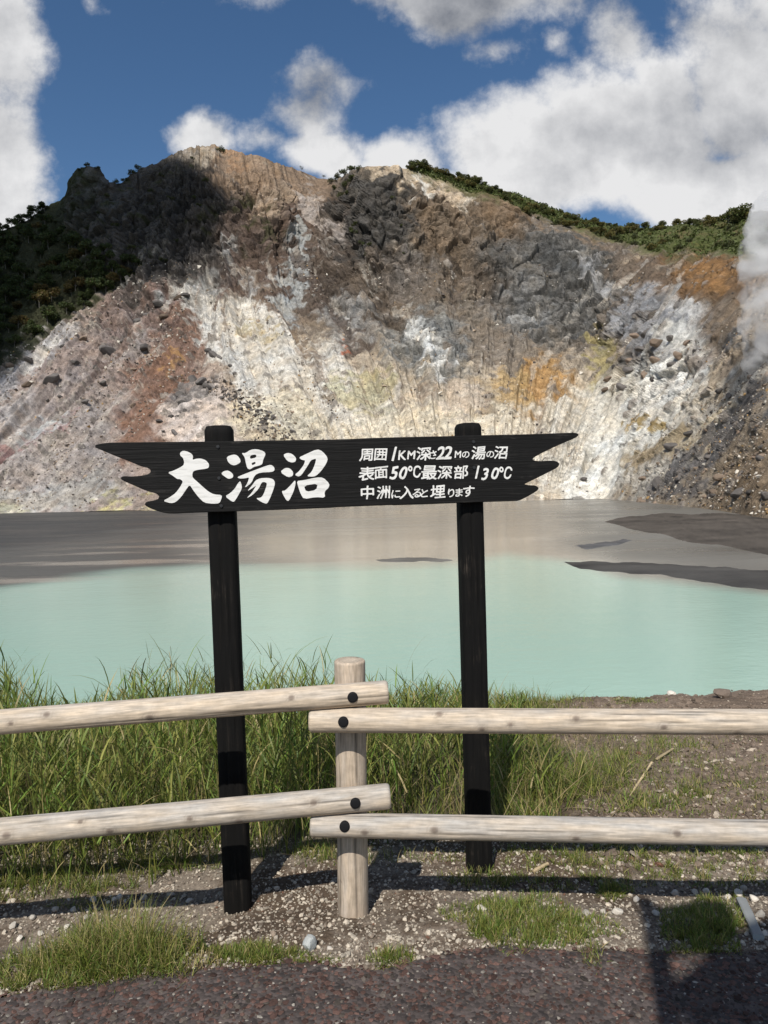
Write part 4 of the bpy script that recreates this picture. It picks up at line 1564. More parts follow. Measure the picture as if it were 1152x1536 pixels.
M_POST = charred_mat('charred_post', 'Z', base=(0.0045, 0.0042, 0.004), worn=(0.032, 0.026, 0.021), amount=.6, rough=.8)
M_BOARD = charred_mat('stained_board', 'X', base=(0.0075, 0.0072, 0.007), worn=(0.038, 0.035, 0.032), amount=.6, rough=.65)
mt, nt, b, _ = new_mat('white_paint')
n1 = noise_node(nt, mapping(nt, objco(nt), (12, 90, 90)), 1.0, 5, .65)
nt.links.new(mixcol(nt, maprange(nt, n1, .30, .55), (0.60, 0.59, 0.56), (0.80, 0.79, 0.76)), b.inputs['Base Color'])
b.inputs['Roughness'].default_value = .6
M_PAINT = mt
mt, nt, b, _ = new_mat('dull_screw')
b.inputs['Base Color'].default_value = (0.06, 0.06, 0.062, 1)
b.inputs['Metallic'].default_value = .7
b.inputs['Roughness'].default_value = .45
M_SCREW = mt


def sign_post(root, bx, by, tx, ty, y, r, seed):
    p0, p1 = at_y(bx, by, y), at_y(tx, ty, y)
    low = p0 + (p0 - p1).normalized() * .4
    L = (p1 - low).length
    nl, na = 150, 56
    a = np.linspace(0, 2 * np.pi, na, endpoint=False)
    s = np.linspace(0, L, nl)
    S, A = np.meshgrid(s, a, indexing='ij')
    # a log hewn to a rounded square
    sq = (np.abs(np.cos(A)) ** 4.5 + np.abs(np.sin(A)) ** 4.5) ** (-1 / 4.5)
    rad = r * sq * (1 + .012 * fbm(S / .5, np.cos(A), np.sin(A) + seed, 3, seed) + .010 * fbm(S / .25, np.cos(A) * 7, np.sin(A) * 7, 3, seed + 2))
    rad = rad - .009 * (1 - smooth(0, .018, L - S))
    # drying cracks
    for a0, s0, l0 in ((-1.57, L - .05, .5), (-1.2, L * .6, .5), (-1.9, L * .45, .7), (-1.35, L * .3, .4), (-1.65, L * .75, .4)):
        m_ = (1 - smooth(.02, .07, np.abs(((A - a0 - .06 * np.sin(S * 6)) + np.pi) % (2 * np.pi) - np.pi))) * (1 - smooth(l0 * .5, l0, np.abs(S - s0)))
        rad = rad - .006 * m_
    V = np.stack([rad * np.cos(A), rad * np.sin(A), S], -1).reshape(-1, 3)
    V = np.concatenate([V, np.stack([rad[-1] * .5 * np.cos(a), rad[-1] * .5 * np.sin(a), np.full(na, L + .004)], -1), [[0, 0, L + .005]]])
    i0, i1 = (nl - 1) * na + np.arange(na), nl * na + np.arange(na)
    Fq = np.concatenate([grid_faces(nl, na, True), np.stack([i0, np.roll(i0, -1), np.roll(i1, -1), i1], -1)])
    Ft = np.stack([i1, np.roll(i1, -1), np.full(na, (nl + 1) * na)], -1)
    me = mesh_np('post', V, [Fq, Ft], None, True)
    o = link('post', me, M_POST, root)
    zax = (p1 - low).normalized()
    yax = zax.cross(Vector((1, .12, 0))).normalized()
    xax = yax.cross(zax)
    mm = Matrix((xax, yax, zax)).transposed().to_4x4()
    mm.translation = low
    place(o, mm, root)
    return o


def chaikin(pts, n=1):
    for _ in range(n):
        out = []
        for (x0, y0), (x1, y1) in zip(pts, pts[1:] + pts[:1]):
            out += [(.78 * x0 + .22 * x1, .78 * y0 + .22 * y1), (.22 * x0 + .78 * x1, .22 * y0 + .78 * y1)]
        pts = out
    return pts


def fill_mesh(name, loops, extrude=0.0, bevel=0.0):
    cu_ = bpy.data.curves.new(name, 'CURVE')
    cu_.dimensions = '2D'
    cu_.fill_mode = 'BOTH'
    cu_.extrude = extrude
    cu_.bevel_depth = bevel
    cu_.bevel_resolution = 1
    for lp in loops:
        sp = cu_.splines.new('POLY')
        sp.points.add(len(lp) - 1)
        for p, (x, y) in zip(sp.points, lp):
            p.co = (x, y, 0, 1)
        sp.use_cyclic_u = True
    ob = bpy.data.objects.new(name, cu_)
    sc.collection.objects.link(ob)
    dg = bpy.context.evaluated_depsgraph_get()
    me = bpy.data.meshes.new_from_object(ob.evaluated_get(dg))
    bpy.data.objects.remove(ob)
    bpy.data.curves.remove(cu_)
    me.name = name
    return me


def text_mesh(ch, offset):
    cu_ = bpy.data.curves.new('letter', 'FONT')
    cu_.body = ch
    cu_.size = 1.0
    cu_.offset = offset
    cu_.fill_mode = 'FRONT'
    cu_.resolution_u = 4
    ob = bpy.data.objects.new('letter', cu_)
    sc.collection.objects.link(ob)
    dg = bpy.context.evaluated_depsgraph_get()
    me = bpy.data.meshes.new_from_object(ob.evaluated_get(dg))
    bpy.data.objects.remove(ob)
    bpy.data.curves.remove(cu_)
    return me


def build_sign():
    YL, YRt = 2.975, 3.125
    root = empty('wooden_sign')
    place(root, Matrix.Translation(ground_pt(540, 1335)))
    tag(root, 'black wooden lake sign with white brush lettering on two posts', 'sign')
    # plane of the board's front
    A0 = at_y(335, 712, YL - .058 - .036)
    B0 = at_y(705, 703, YRt - .055 - .036)
    ex = (B0 - A0)
    tilt = ex.normalized()
    n = ex.cross(Vector((0, 0, 1))).normalized()      # towards the camera
    if n.y > 0:
        n = -n
    ey = n.cross(tilt)
    if ey.z < 0:
        ey = -ey
    Mw = Matrix((tilt, ey, n)).transposed().to_4x4()
    Mw.translation = A0
    Mi = Mw.inverted()

    def onb(px, py):
        d = ray(px, py)
        o = Vector((0, 0, EYE))
        k = (A0 - o).dot(n) / d.dot(n)
        q = Mi @ (o + d * k)
        return q.x, q.y
    sp1 = sign_post(root, 358, 1372, 328.5, 640, YL, .0560, 3)
    sp2 = sign_post(root, 719, 1312, 701.5, 636, YRt, .0520, 7)
    c3 = lambda x, y: (130 + x / 3.0316, 620 + y / 3.0316)
    c4 = lambda x, y: (500 + x / 3.0316, 620 + y / 3.0316)
    lft = [(30, 149), (80, 136), (200, 134), (540, 131), (860, 125), (1152, 121)]
    rgt = [(200, 113), (560, 105), (700, 101), (900, 97), (1060, 91), (1100, 90), (1117, 97), (1100, 110), (1040, 135), (975, 165), (925, 190), (905, 204), (908, 216), (935, 220),
           (985, 217), (1015, 219), (1028, 230), (1020, 244), (970, 270), (920, 295), (875, 316), (866, 323), (885, 329), (920, 330), (934, 340), (925, 352), (880, 378), (850, 393), (830, 397), (690, 401), (300, 414), (20, 424)]
    bl = [(1100, 428), (700, 443), (470, 450), (385, 455), (340, 448), (290, 430), (265, 416), (272, 404), (310, 398), (328, 390), (333, 376), (318, 362), (270, 350), (215, 325), (175, 308),
          (155, 296), (165, 288), (215, 290), (270, 283), (291, 272), (294, 258), (282, 246), (250, 240), (200, 218), (140, 195), (80, 170)]
    outline = [onb(*c3(*p)) for p in lft] + [onb(*c4(*p)) for p in rgt] + [onb(*c3(*p)) for p in bl]
    outline = chaikin(outline, 1)
    me = fill_mesh('board', [outline], .0165, .0022)
    bo = link('board', me, M_BOARD, root)
    mm = Mw.copy()
    mm.translation = A0 - n * .0187
    place(bo, mm, root)
    me.materials.clear()
    me.materials.append(M_BOARD)
    # three large brushed characters, traced
    cb = lambda x, y: (240 + x / 4.2667, 660 + y / 4.2667)
    big = [
        [[(130, 78), (150, 68), (180, 75), (205, 90), (212, 105), (208, 128), (230, 120), (262, 118), (295, 130), (315, 155), (312, 178), (290, 185), (245, 190), (215, 198), (207, 215), (208, 240),
          (240, 268), (275, 300), (310, 330), (345, 348), (398, 352), (392, 380), (380, 405), (340, 408), (285, 402), (250, 370), (215, 325), (190, 285), (165, 320), (135, 365), (100, 398), (70, 405),
          (18, 390), (60, 368), (100, 340), (130, 300), (148, 265), (130, 250), (110, 250), (85, 230), (48, 208), (90, 195), (130, 175), (152, 160), (155, 140), (148, 115), (128, 98)]],
        [[(425, 108), (470, 92), (495, 98), (515, 125), (515, 145), (480, 163), (455, 158), (435, 140)], [(390, 215), (410, 198), (440, 195), (468, 218), (468, 240), (440, 250), (420, 238)],
         [(515, 262), (525, 300), (520, 320), (480, 390), (465, 397), (415, 360), (450, 340), (480, 310), (500, 275)],
         [(522, 82), (545, 85), (580, 62), (620, 58), (665, 72), (677, 90), (660, 125), (655, 155), (630, 165), (600, 172), (575, 190), (558, 180), (548, 140), (543, 112)],
         [(578, 98), (615, 92), (617, 112), (575, 122)], [(585, 148), (610, 138), (612, 152), (590, 162)],
         [(493, 238), (530, 222), (600, 195), (680, 165), (712, 158), (732, 175), (733, 195), (715, 205), (640, 208), (606, 225), (585, 275), (540, 308), (560, 275), (572, 238), (545, 245), (510, 247)],
         [(612, 258), (640, 245), (690, 242), (725, 250), (737, 275), (725, 320), (705, 370), (690, 400), (680, 408), (655, 400), (612, 372), (645, 370), (662, 350), (680, 300), (685, 275), (665, 268),
          (650, 272), (632, 312), (592, 352), (552, 375), (588, 337), (618, 288), (600, 302), (556, 330), (588, 292)]],
        [[(787, 95), (815, 82), (845, 88), (872, 115), (868, 138), (845, 145), (815, 135)], [(768, 205), (800, 178), (830, 180), (853, 205), (850, 230), (820, 240)],
         [(865, 255), (868, 280), (855, 330), (825, 390), (810, 388), (785, 345), (780, 325), (800, 325), (840, 285)],
         [(888, 112), (930, 92), (1005, 58), (1040, 72), (1075, 115), (1065, 150), (1030, 200), (1000, 228), (980, 235), (938, 232), (970, 205), (990, 160), (1000, 120), (985, 122), (965, 130), (945, 165),
          (905, 225), (885, 235), (862, 222), (890, 200), (920, 160), (930, 130), (908, 128)],
         [(875, 262), (915, 258), (1000, 240), (1045, 240), (1085, 280), (1080, 305), (1052, 330), (1057, 370), (1000, 365), (920, 378), (900, 345), (885, 300)], [(920, 292), (1010, 278), (1000, 320), (935, 332)]],
    ]
    Mt = Mw.copy()
    Mt.translation = A0 + n * .0012
    for ch in big:
        loops = [chaikin([onb(*cb(*p)) for p in lp], 1) for lp in ch]
        me = fill_mesh('letter', loops)
        me.materials.clear()
        me.materials.append(M_PAINT)
        o = link('letter', me, M_PAINT, bo)
        place(o, Mt, bo)
    # three lines of small lettering; centre and height of each character as in the photo
    cs = lambda x, y: (530 + x / 4.608, 655 + y / 4.608)
    small = [('周', 90, 126, 84), ('囲', 190, 122, 80), ('1', 281, 118, 92), ('K', 338, 128, 62), ('M', 400, 126, 56), ('深', 487, 118, 90), ('さ', 549, 124, 58), ('2', 606, 112, 86), ('2', 657, 110, 86),
             ('M', 722, 122, 46), ('の', 776, 124, 44), ('湯', 866, 112, 92), ('の', 946, 122, 46), ('沼', 1020, 110, 88),
             ('表', 94, 256, 96), ('面', 192, 248, 80), ('5', 283, 250, 84), ('0', 345, 250, 82), ('℃', 422, 242, 82), ('最', 525, 248, 96), ('深', 632, 246, 92), ('部', 744, 244, 92), ('1', 857, 246, 84),
             ('3', 912, 258, 78), ('0', 980, 254, 80), ('℃', 1050, 250, 86),
             ('中', 97, 386, 92), ('洲', 208, 384, 86), ('に', 294, 396, 56), ('入', 372, 386, 86), ('る', 440, 390, 58), ('と', 492, 390, 56), ('埋', 584, 380, 90), ('り', 676, 388, 58), ('ま', 731, 386, 56), ('す', 796, 378, 74)]
    rr = random.Random(4)
    for ch, x, y, h in small:
        asc = ord(ch) < 128
        me0 = text_mesh(ch, 0.0)
        me0.calc_loop_triangles()
        co = np.array([v.co[:] for v in me0.vertices])
        tri = np.array([t_.vertices[:] for t_ in me0.loop_triangles])
        bpy.data.meshes.remove(me0)
        lo, hi = co.min(0), co.max(0)
        c = (lo + hi) / 2
        k = 1.0 / (hi[1] - lo[1])
        cx, cy = onb(*cs(x, y))
        H = h / 4.608 / F * 2.93
        sx = H * (1.12 if not asc else 1.0)
        if ch == '1':
            sx = H * .8
        if ch == '℃':
            sx = H * .78
        shear = .30 if ch in '123050' else .12
        ang = rr.uniform(-.05, .05) + .03
        ux, uy = (co[:, 0] - c[0]) * k * sx, (co[:, 1] - c[1]) * k * H
        ux = ux + shear * uy + .02 * H * np.sin(uy / H * 7 + x)
        uy = uy + .02 * H * np.sin(ux / H * 6 + y)
        # the brush's breadth: the thin glyph drawn again a little aside, each stroke a hair above the last
        bw = (.036 if asc else .022) * H
        Vs, Fs = [], []
        for q, (dx, dy) in enumerate(((0, 0), (bw, .4 * bw), (-bw, -.4 * bw), (-.4 * bw, bw), (.4 * bw, -bw))):
            vx, vy = ux + dx, uy + dy
            Vs.append(np.stack([cx + vx * math.cos(ang) - vy * math.sin(ang), cy + vx * math.sin(ang) + vy * math.cos(ang), np.full(len(vx), q * .00012)], -1))
            Fs.append(tri + q * len(vx))
        me = mesh_np('letter', np.concatenate(Vs), [np.concatenate(Fs)])
        me.name = 'letter'
        me.materials.clear()
        me.materials.append(M_PAINT)
        o = link('letter', me, M_PAINT, bo)
        place(o, Mt, bo)
    # screws
    bm = bmesh.new()
    bmesh.ops.create_cone(bm, cap_ends=True, segments=18, radius1=.0075, radius2=.0060, depth=.004)
    bmesh.ops.create_cone(bm, cap_ends=True, segments=12, radius1=.0030, radius2=.0030, depth=.006)
    sme = bpy.data.meshes.new('screw')
    bm.to_mesh(sme)
    bm.free()
    for (px, py) in [c3(597, 152), c3(602, 295), c3(612, 421), c4(637, 130), c4(640, 247)]:
        x_, y_ = onb(px, py)
        o = link('screw', sme, M_SCREW, bo)
        q = Mt.copy()
        q.translation = Mt @ Vector((x_, y_, .0012))
        place(o, q, bo)


build_sign()


# ------------------------------------------------------------------ odds and ends by the fence
def bar(name, p0, p1, w, t, mat, label, cat, jag=.0):
    d = (p1 - p0)
    L = d.length
    bm = bmesh.new()
    nseg = 10
    rings = []
    for i in range(nseg + 1):
        f = i / nseg
        k = 1 + random.uniform(-jag, jag)
        rings.append([bm.verts.new((L * f, sy * w / 2 * k, sz * t / 2 * k + .0 * f)) for sy, sz in ((-1, -.7), (-.7, -1), (.7, -1), (1, -.7), (1, .7), (.7, 1), (-.7, 1), (-1, .7))])
    for a_, b_ in zip(rings[:-1], rings[1:]):
        for k in range(8):
            bm.faces.new((a_[k], b_[k], b_[(k + 1) % 8], a_[(k + 1) % 8]))
    bm.faces.new(rings[0])
    bm.faces.new(rings[-1][::-1])
    bmesh.ops.recalc_face_normals(bm, faces=bm.faces)
    me = bpy.data.meshes.new(name)
    bm.to_mesh(me)
    bm.free()
    o = link(name, me, mat)
    place(o, aim(o, p0, p1))
    tag(o, label, cat)
    return o


M_PLANK = plain_rock_mat('grey_plank', (0.19, 0.20, 0.20), 6, .3, .7)
M_DRY = plain_rock_mat('dry_cane', (0.42, 0.33, 0.20), 8, .25, .8)
pa, pb = ground_pt(1112, 1362), ground_pt(1138, 1412)
bar('plank', pa + Vector((0, 0, .035)), pb + Vector((0, 0, .012)), .034, .02, M_PLANK, 'weathered grey plank lying aslant among stones at the right edge', 'plank', .05)
pa, pb = ground_pt(800, 1312), ground_pt(822, 1302)
bar('dry_stick', pa + Vector((0, 0, .008)), pb + Vector((0, 0, .02)), .012, .010, M_DRY, 'broken dry cane lying on the grass right of the sign post', 'stick', .2)
pa, pb = ground_pt(948, 1196), ground_pt(978, 1164)
bar('dry_stick', pa + Vector((0, 0, .01)), pb + Vector((0, 0, .05)), .010, .008, M_DRY, 'thin dry cane on the rubble bank between the two right rails', 'stick', .2)
pa, pb = ground_pt(985, 1150), ground_pt(1010, 1133)
bar('dry_stick', pa + Vector((0, 0, .02)), pb + Vector((0, 0, .03)), .016, .006, M_DRY, 'short yellow dry leaf stalk higher on the rubble bank', 'stick', .3)


# ------------------------------------------------------------------ trees and shrubs on the mountain
M_LEAF = leaf_mat('tree_leaves', .6, .25)
mt, nt, b, _ = new_mat('bark')
nt.links.new(mixcol(nt, noise_node(nt, objco(nt), 6, 4), (0.10, 0.085, 0.07), (0.24, 0.22, 0.19)), b.inputs['Base Color'])
b.inputs['Roughness'].default_value = .9
M_BARK = mt


def tube(V, Fq, p0, p1, r0, r1, n=6):
    d = (p1 - p0)
    d = d / np.linalg.norm(d)
    a = np.cross(d, [0.3, .9, .1])
    a /= np.linalg.norm(a)
    c = np.cross(d, a)
    o = len(V)
    for p, r in ((p0, r0), (p1, r1)):
        for k in range(n):
            t_ = 2 * math.pi * k / n
            V.append(p + r * (a * math.cos(t_) + c * math.sin(t_)))
    for k in range(n):
        Fq.append((o + k, o + (k + 1) % n, o + n + (k + 1) % n, o + n + k))


def make_tree(seed, height, crown_r, crown_h, trunk_h, nleaf, tone, leaf=.30, spread=1.0):
    r = np.random.default_rng(seed)
    V, Fq = [], []
    top = np.array([r.uniform(-.3, .3), r.uniform(-.3, .3), trunk_h + crown_h * .45])
    mid = np.array([top[0] * .3, top[1] * .3, trunk_h])
    tube(V, Fq, np.array([0, 0, -.6]), mid, .055 * height * .35, .04 * height * .35)
    tube(V, Fq, mid, top, .04 * height * .35, .015 * height * .35)
    lobes = []
    nl = r.integers(6, 10)
    for k in range(nl):
        a = r.uniform(0, 6.28)
        q = math.sqrt(r.uniform(0, 1)) * crown_r * .72
        zc = trunk_h + crown_h * r.uniform(.15, .8) * (1 - .35 * (q / crown_r) ** 2)
        c = np.array([q * math.cos(a), q * math.sin(a), zc])
        lobes.append((c, crown_r * r.uniform(.28, .5)))
        tube(V, Fq, mid * r.uniform(.7, 1) + np.array([0, 0, .2]), c, .02 * height * .3, .006 * height * .3, 5)
    tm = mesh_np('trunk', np.array(V), [np.array(Fq)], None, True)
    tm.materials.append(M_BARK)
    per = r.choice(nl, nleaf, p=np.array([l[1] ** 2 for l in lobes]) / sum(l[1] ** 2 for l in lobes))
    d = r.normal(size=(nleaf, 3))
    d /= np.linalg.norm(d, axis=1, keepdims=True)
    rad = np.array([l[1] for l in lobes])[per] * (r.uniform(.25, 1.12, nleaf) ** .55)
    cen = np.array([l[0] for l in lobes])[per] + d * rad[:, None] * np.array([1.15, 1.15, .75])
    u = r.normal(size=(nleaf, 3)) + d * .3
    u /= np.linalg.norm(u, axis=1, keepdims=True)
    w = np.cross(u, r.normal(size=(nleaf, 3)))
    w /= np.linalg.norm(w, axis=1, keepdims=True)
    s = leaf * r.uniform(.6, 1.3, nleaf)
    Q = np.stack([cen - u * s[:, None] * .6, cen + w * s[:, None] * .35, cen + u * s[:, None] * .6, cen - w * s[:, None] * .35], 1)
    C = np.array(tone) * r.uniform(.55, 1.5, (nleaf, 1)) * (1 + r.normal(0, .1, (nleaf, 3)))
    lobe_t = r.uniform(.75, 1.3, nl)[per]
    C = C * lobe_t[:, None]
    cm = mesh_np('crown', Q.reshape(-1, 3), [np.arange(nleaf * 4).reshape(-1, 4)], np.repeat(C, 4, 0), False)
    cm.materials.append(M_LEAF)
    return tm, cm


KINDS = {
    'wood': [make_tree(900 + k, 6, 2.9, 3.6, 1.6, 1500, (0.052, 0.068, 0.020), .42) for k in range(4)],
    'rust': [make_tree(920 + k, 5.5, 2.8, 3.4, 1.5, 1500, (0.095, 0.072, 0.022), .42) for k in range(2)],
    'ridge': [make_tree(930 + k, 4, 2.4, 2.7, .7, 1300, (0.075, 0.082, 0.024), .34) for k in range(5)],
    'yellow': [make_tree(950 + k, 3.6, 2.3, 2.4, .6, 1200, (0.120, 0.105, 0.030), .34) for k in range(4)],
    'shrub': [make_tree(970 + k, 2.4, 1.5, 1.5, .25, 420, (0.062, 0.070, 0.022), .30) for k in range(4)],
    'thin': [make_tree(990 + k, 5, 1.7, 3.0, 2.0, 240, (0.07, 0.07, 0.025), .26) for k in range(2)],
}


def where(px, py, zones):
    """the phrase of the first zone (x below, y below) that holds the point"""
    for x1, y1, words in zones:
        if px < x1 and py < y1:
            return words
    return zones[-1][2]


WOODZ = [(0, 999, 'just beyond the left picture edge'), (45, 400, 'high up at the left edge'), (45, 455, 'midway up at the left edge'), (45, 999, 'low down at the left edge'), (105, 375, 'directly left of the rock tower foot'),
         (105, 430, 'in the middle of the wood'), (105, 470, 'in the lower middle of the wood'), (105, 999, 'on the lower fringe above the scree'), (150, 410, 'close under the rock tower'),
         (150, 999, 'on the fringe beside the upper scree'), (999, 999, 'at its right tip below the cliff')]
CRESTZ = [(660, 999, 'at its left end by the cliff top'), (720, 999, 'where it starts to fall'), (780, 999, 'above the brown slope'), (840, 999, 'above the grey rock face'), (910, 999, 'left of the open green slope'),
          (980, 999, 'at its lowest stretch'), (1050, 999, 'where it rises again'), (9999, 999, 'near the right picture edge')]
SLOPEZ = [(880, 999, 'at the narrow left end'), (960, 999, 'in the left part'), (1040, 999, 'in the middle'), (1110, 999, 'in the right part'), (9999, 999, 'beside the steam')]
DEBRISZ = [(1000, 999, 'at its lower left end near the water'), (1060, 690, 'in its upper left part'), (1060, 999, 'low down above the brown flat'), (1110, 640, 'high up by the dark mound'), (1110, 700, 'in its middle'),
           (1110, 999, 'near its foot'), (9999, 650, 'below the steam vent'), (9999, 999, 'at the right picture edge')]


def plant(kind, px, py, k, label, group, size=1.0, name='tree', sink=.2):
    p = terr(px, py)
    ms = KINDS[kind]
    tm, cm = ms[k % len(ms)]
    e = empty(name, (p.x, p.y, p.z - sink))
    e.rotation_euler = (0, 0, (k * 2.399) % 6.283)
    e.scale = (size, size, size * (.9 + .2 * ((k * .618) % 1)))
    link('trunk' if name == 'tree' else 'stem', tm, None, e)
    link('crown' if name == 'tree' else 'foliage', cm, None, e)
    tag(e, label, 'tree' if name == 'tree' else 'shrub', group)


def build_trees():
    rr = random.Random(8)
    k = 0
    # the shaded wood on the left flank
    low = lambda x: np.interp(x, [-260, 0, 60, 120, 175, 215], [650, 535, 505, 470, 432, 400])
    hi = lambda x: np.interp(x, [-260, 0, 50, 75, 100, 130, 175, 215], [400, 345, 322, 335, 345, 370, 395, 390])
    pts = []
    tries = 0
    while len(pts) < 150 and tries < 6000:
        tries += 1
        x = rr.uniform(-150, 205)
        a, b_ = hi(x), low(x)
        if b_ - a < 6:
            continue
        y = a + 6 + (b_ - a - 6) * rr.random()
        if all(((x - q) / 13) ** 2 + ((y - w) / 9) ** 2 > 1 for q, w in pts):
            pts.append((x, y))
    pts.sort(key=lambda q: q[1])
    for x, y in pts:
        rust = rr.random() < (.28 if y > 430 and x > 50 else .06)
        plant('rust' if rust else 'wood', x, y, k, ('rust-tinged tree in the left wood, ' if rust else 'dark green tree in the left wood, ') + where(x, y, WOODZ),
              'rust-tinged trees on the left slope' if rust else 'dark trees on the left slope', rr.uniform(.72, 1.2))
        k += 1
    # skyline on the far left and the crown of the rock tower
    for x in (-8, 6, 18, 30, 42, 52, 66):
        plant('wood', x, np.interp(x, [0, 40, 60, 90], [352, 336, 322, 308]), k, 'dark tree standing on the skyline at the far left edge', 'trees on the left skyline', rr.uniform(.7, 1.0)); k += 1
    for x, y, s in [(120, 256, .7), (133, 252, .8), (146, 254, .7), (172, 272, .9), (184, 268, 1.0), (196, 260, 1.1), (208, 254, 1.1), (240, 262, .8), (255, 300, .9), (225, 285, .8)]:
        plant('shrub', x, y, k, 'small dark shrub on top of the black left cliff', 'shrubs on the left cliff', s, 'shrub'); k += 1
    for x, y, s in [(150, 320, 1.0), (130, 340, 1.0), (175, 350, .9), (200, 380, .9), (215, 410, 1.0), (190, 405, 1.1), (245, 395, .9), (265, 360, .7), (290, 300, .7), (310, 280, .8), (318, 295, .8), (300, 320, .7),
                    (160, 300, .8), (75, 365, 1.1), (85, 345, 1.0), (120, 375, 1.1), (145, 395, 1.1)]:
        plant('shrub', x, y, k, 'shrub clinging to a ledge of the dark left cliff face', 'shrubs on the left cliff face', s * 1.1, 'shrub'); k += 1
    plant('shrub', 328, 224, k, 'single rounded shrub on the very top of the peak', None, 1.25, 'shrub'); k += 1
    plant('shrub', 290, 238, k, 'low shrub just left of the summit', None, .9, 'shrub'); k += 1
    plant('thin', 450, 262, k, 'thin bare bush on the crest right of the peak', None, .55, 'shrub'); k += 1
    plant('thin', 486, 272, k, 'thin bare bush at the lowest dip of the crest', None, .5, 'shrub'); k += 1
    # the saddle and the middle cliff
    for x, y, s in [(497, 275, 1.1), (506, 268, 1.3), (516, 262, 1.4), (527, 258, 1.4), (538, 256, 1.1), (503, 285, 1.2), (515, 280, 1.4), (527, 272, 1.2), (510, 296, 1.2), (520, 293, 1.0)]:
        plant('shrub', x, y, k, 'green shrub in the thicket beside the middle cliff', 'thicket beside the middle cliff', s, 'shrub'); k += 1
    for x, y, s in [(525, 345, .9), (535, 355, 1.0), (545, 365, 1.1), (556, 372, 1.0), (550, 385, .8), (540, 345, .8), (590, 290, .7), (598, 345, .6), (605, 380, .5)]:
        plant('shrub', x, y, k, 'dark shrub growing in the gully of the middle cliff', 'shrubs in the middle gully', s, 'shrub'); k += 1
    # the long crest to the right
    crest = [(618, 256), (640, 258), (655, 252), (668, 262), (682, 268), (697, 276), (712, 284), (726, 290), (742, 297), (758, 304), (774, 310), (790, 318), (806, 322), (822, 326), (838, 330), (852, 333),
             (868, 336), (884, 341), (900, 346), (918, 349), (936, 350), (954, 349), (972, 348), (990, 346), (1008, 345), (1026, 342), (1044, 340), (1062, 338), (1080, 336), (1098, 333), (1116, 330), (1134, 330), (1152, 328)]
    for x, y in crest:
        for q in range(5 if x < 860 else 3):
            yel = rr.random() < .35
            plant('yellow' if yel else 'ridge', x + rr.uniform(-9, 9), y + rr.uniform(-10, 5), k, ('yellowing small tree on the right crest, ' if yel else 'green small tree on the right crest, ') + where(x, y, CRESTZ),
                  'yellowing trees on the crest' if yel else 'green trees on the crest', rr.uniform(.5, 1.05) * (1.0 if x < 720 else .85), 'tree', rr.uniform(.1, .6)); k += 1
    plant('ridge', 1092, 336, k, 'tall spreading tree on the crest, highest one near the right edge', None, 1.5); k += 1
    plant('ridge', 1112, 334, k, 'broad tree on the crest right beside the tallest one', None, 1.45); k += 1
    for _ in range(46):
        x = rr.uniform(790, 1165)
        y0 = np.interp(x, [790, 900, 1000, 1152], [322, 352, 352, 340])
        y1 = np.interp(x, [790, 900, 1000, 1152], [326, 362, 378, 380])
        plant('shrub' if rr.random() < .7 else 'yellow', x, rr.uniform(y0, y1), k, 'low bush on the green slope, ' + where(x, 0, SLOPEZ), 'bushes on the green slope', rr.uniform(.7, 1.1), 'shrub'); k += 1
    # dwarf bamboo carpet on that slope
    n = 9000
    P = []
    for _ in range(n):
        x = rr.uniform(620, 1190)
        y0 = np.interp(x, [600, 640, 700, 780, 900, 950, 1000, 1152], [251, 256, 272, 296, 338, 343, 338, 322])
        y1 = np.interp(x, [600, 640, 700, 800, 900, 1000, 1152], [251, 264, 285, 321, 357, 379, 382])
        if y1 < y0 + 1:
            continue
        p = terr(x, rr.uniform(y0, y1))
        P.append(p[:])
    P = np.array(P)
    P += rng.normal(0, .35, P.shape) * np.array([1, 1, .35]) + np.array([0, 0, .2])
    n = len(P)
    u = rng.normal(size=(n, 3)); u /= np.linalg.norm(u, axis=1, keepdims=True)
    w = np.cross(u, rng.normal(size=(n, 3))); w /= np.linalg.norm(w, axis=1, keepdims=True)
    s = rng.uniform(.25, .6, n)[:, None]
    Q = np.stack([P - u * s, P + w * s * .7, P + u * s, P - w * s * .7], 1)
    C = np.array((0.085, 0.105, 0.030)) * rng.uniform(.6, 1.5, (n, 1))
    me = mesh_np('ground_cover', Q.reshape(-1, 3), [np.arange(n * 4).reshape(-1, 4)], np.repeat(C, 4, 0))
    tag(link('ground_cover', me, M_LEAF), 'low green ground cover on the slope below the right crest', 'ground cover', kind='stuff')


build_trees()

# ------------------------------------------------------------------ boulders one can pick out on the scree
BOULDER = [rock_mesh('boulder', 700 + k, 3, 13) for k in range(6)]
M_BOULD = plain_rock_mat('dark_lava', (0.105, 0.095, 0.088), 1.4, .55, relief=.25)
M_BOULDB = plain_rock_mat('brown_lava', (0.185, 0.14, 0.105), 1.4, .5, relief=.25)
for k_, me_ in enumerate(BOULDER):
    me_.materials.append(M_BOULD)
BOULDER_B = [me_.copy() for me_ in BOULDER]
for me_ in BOULDER_B:
    me_.materials.clear()
    me_.materials.append(M_BOULDB)


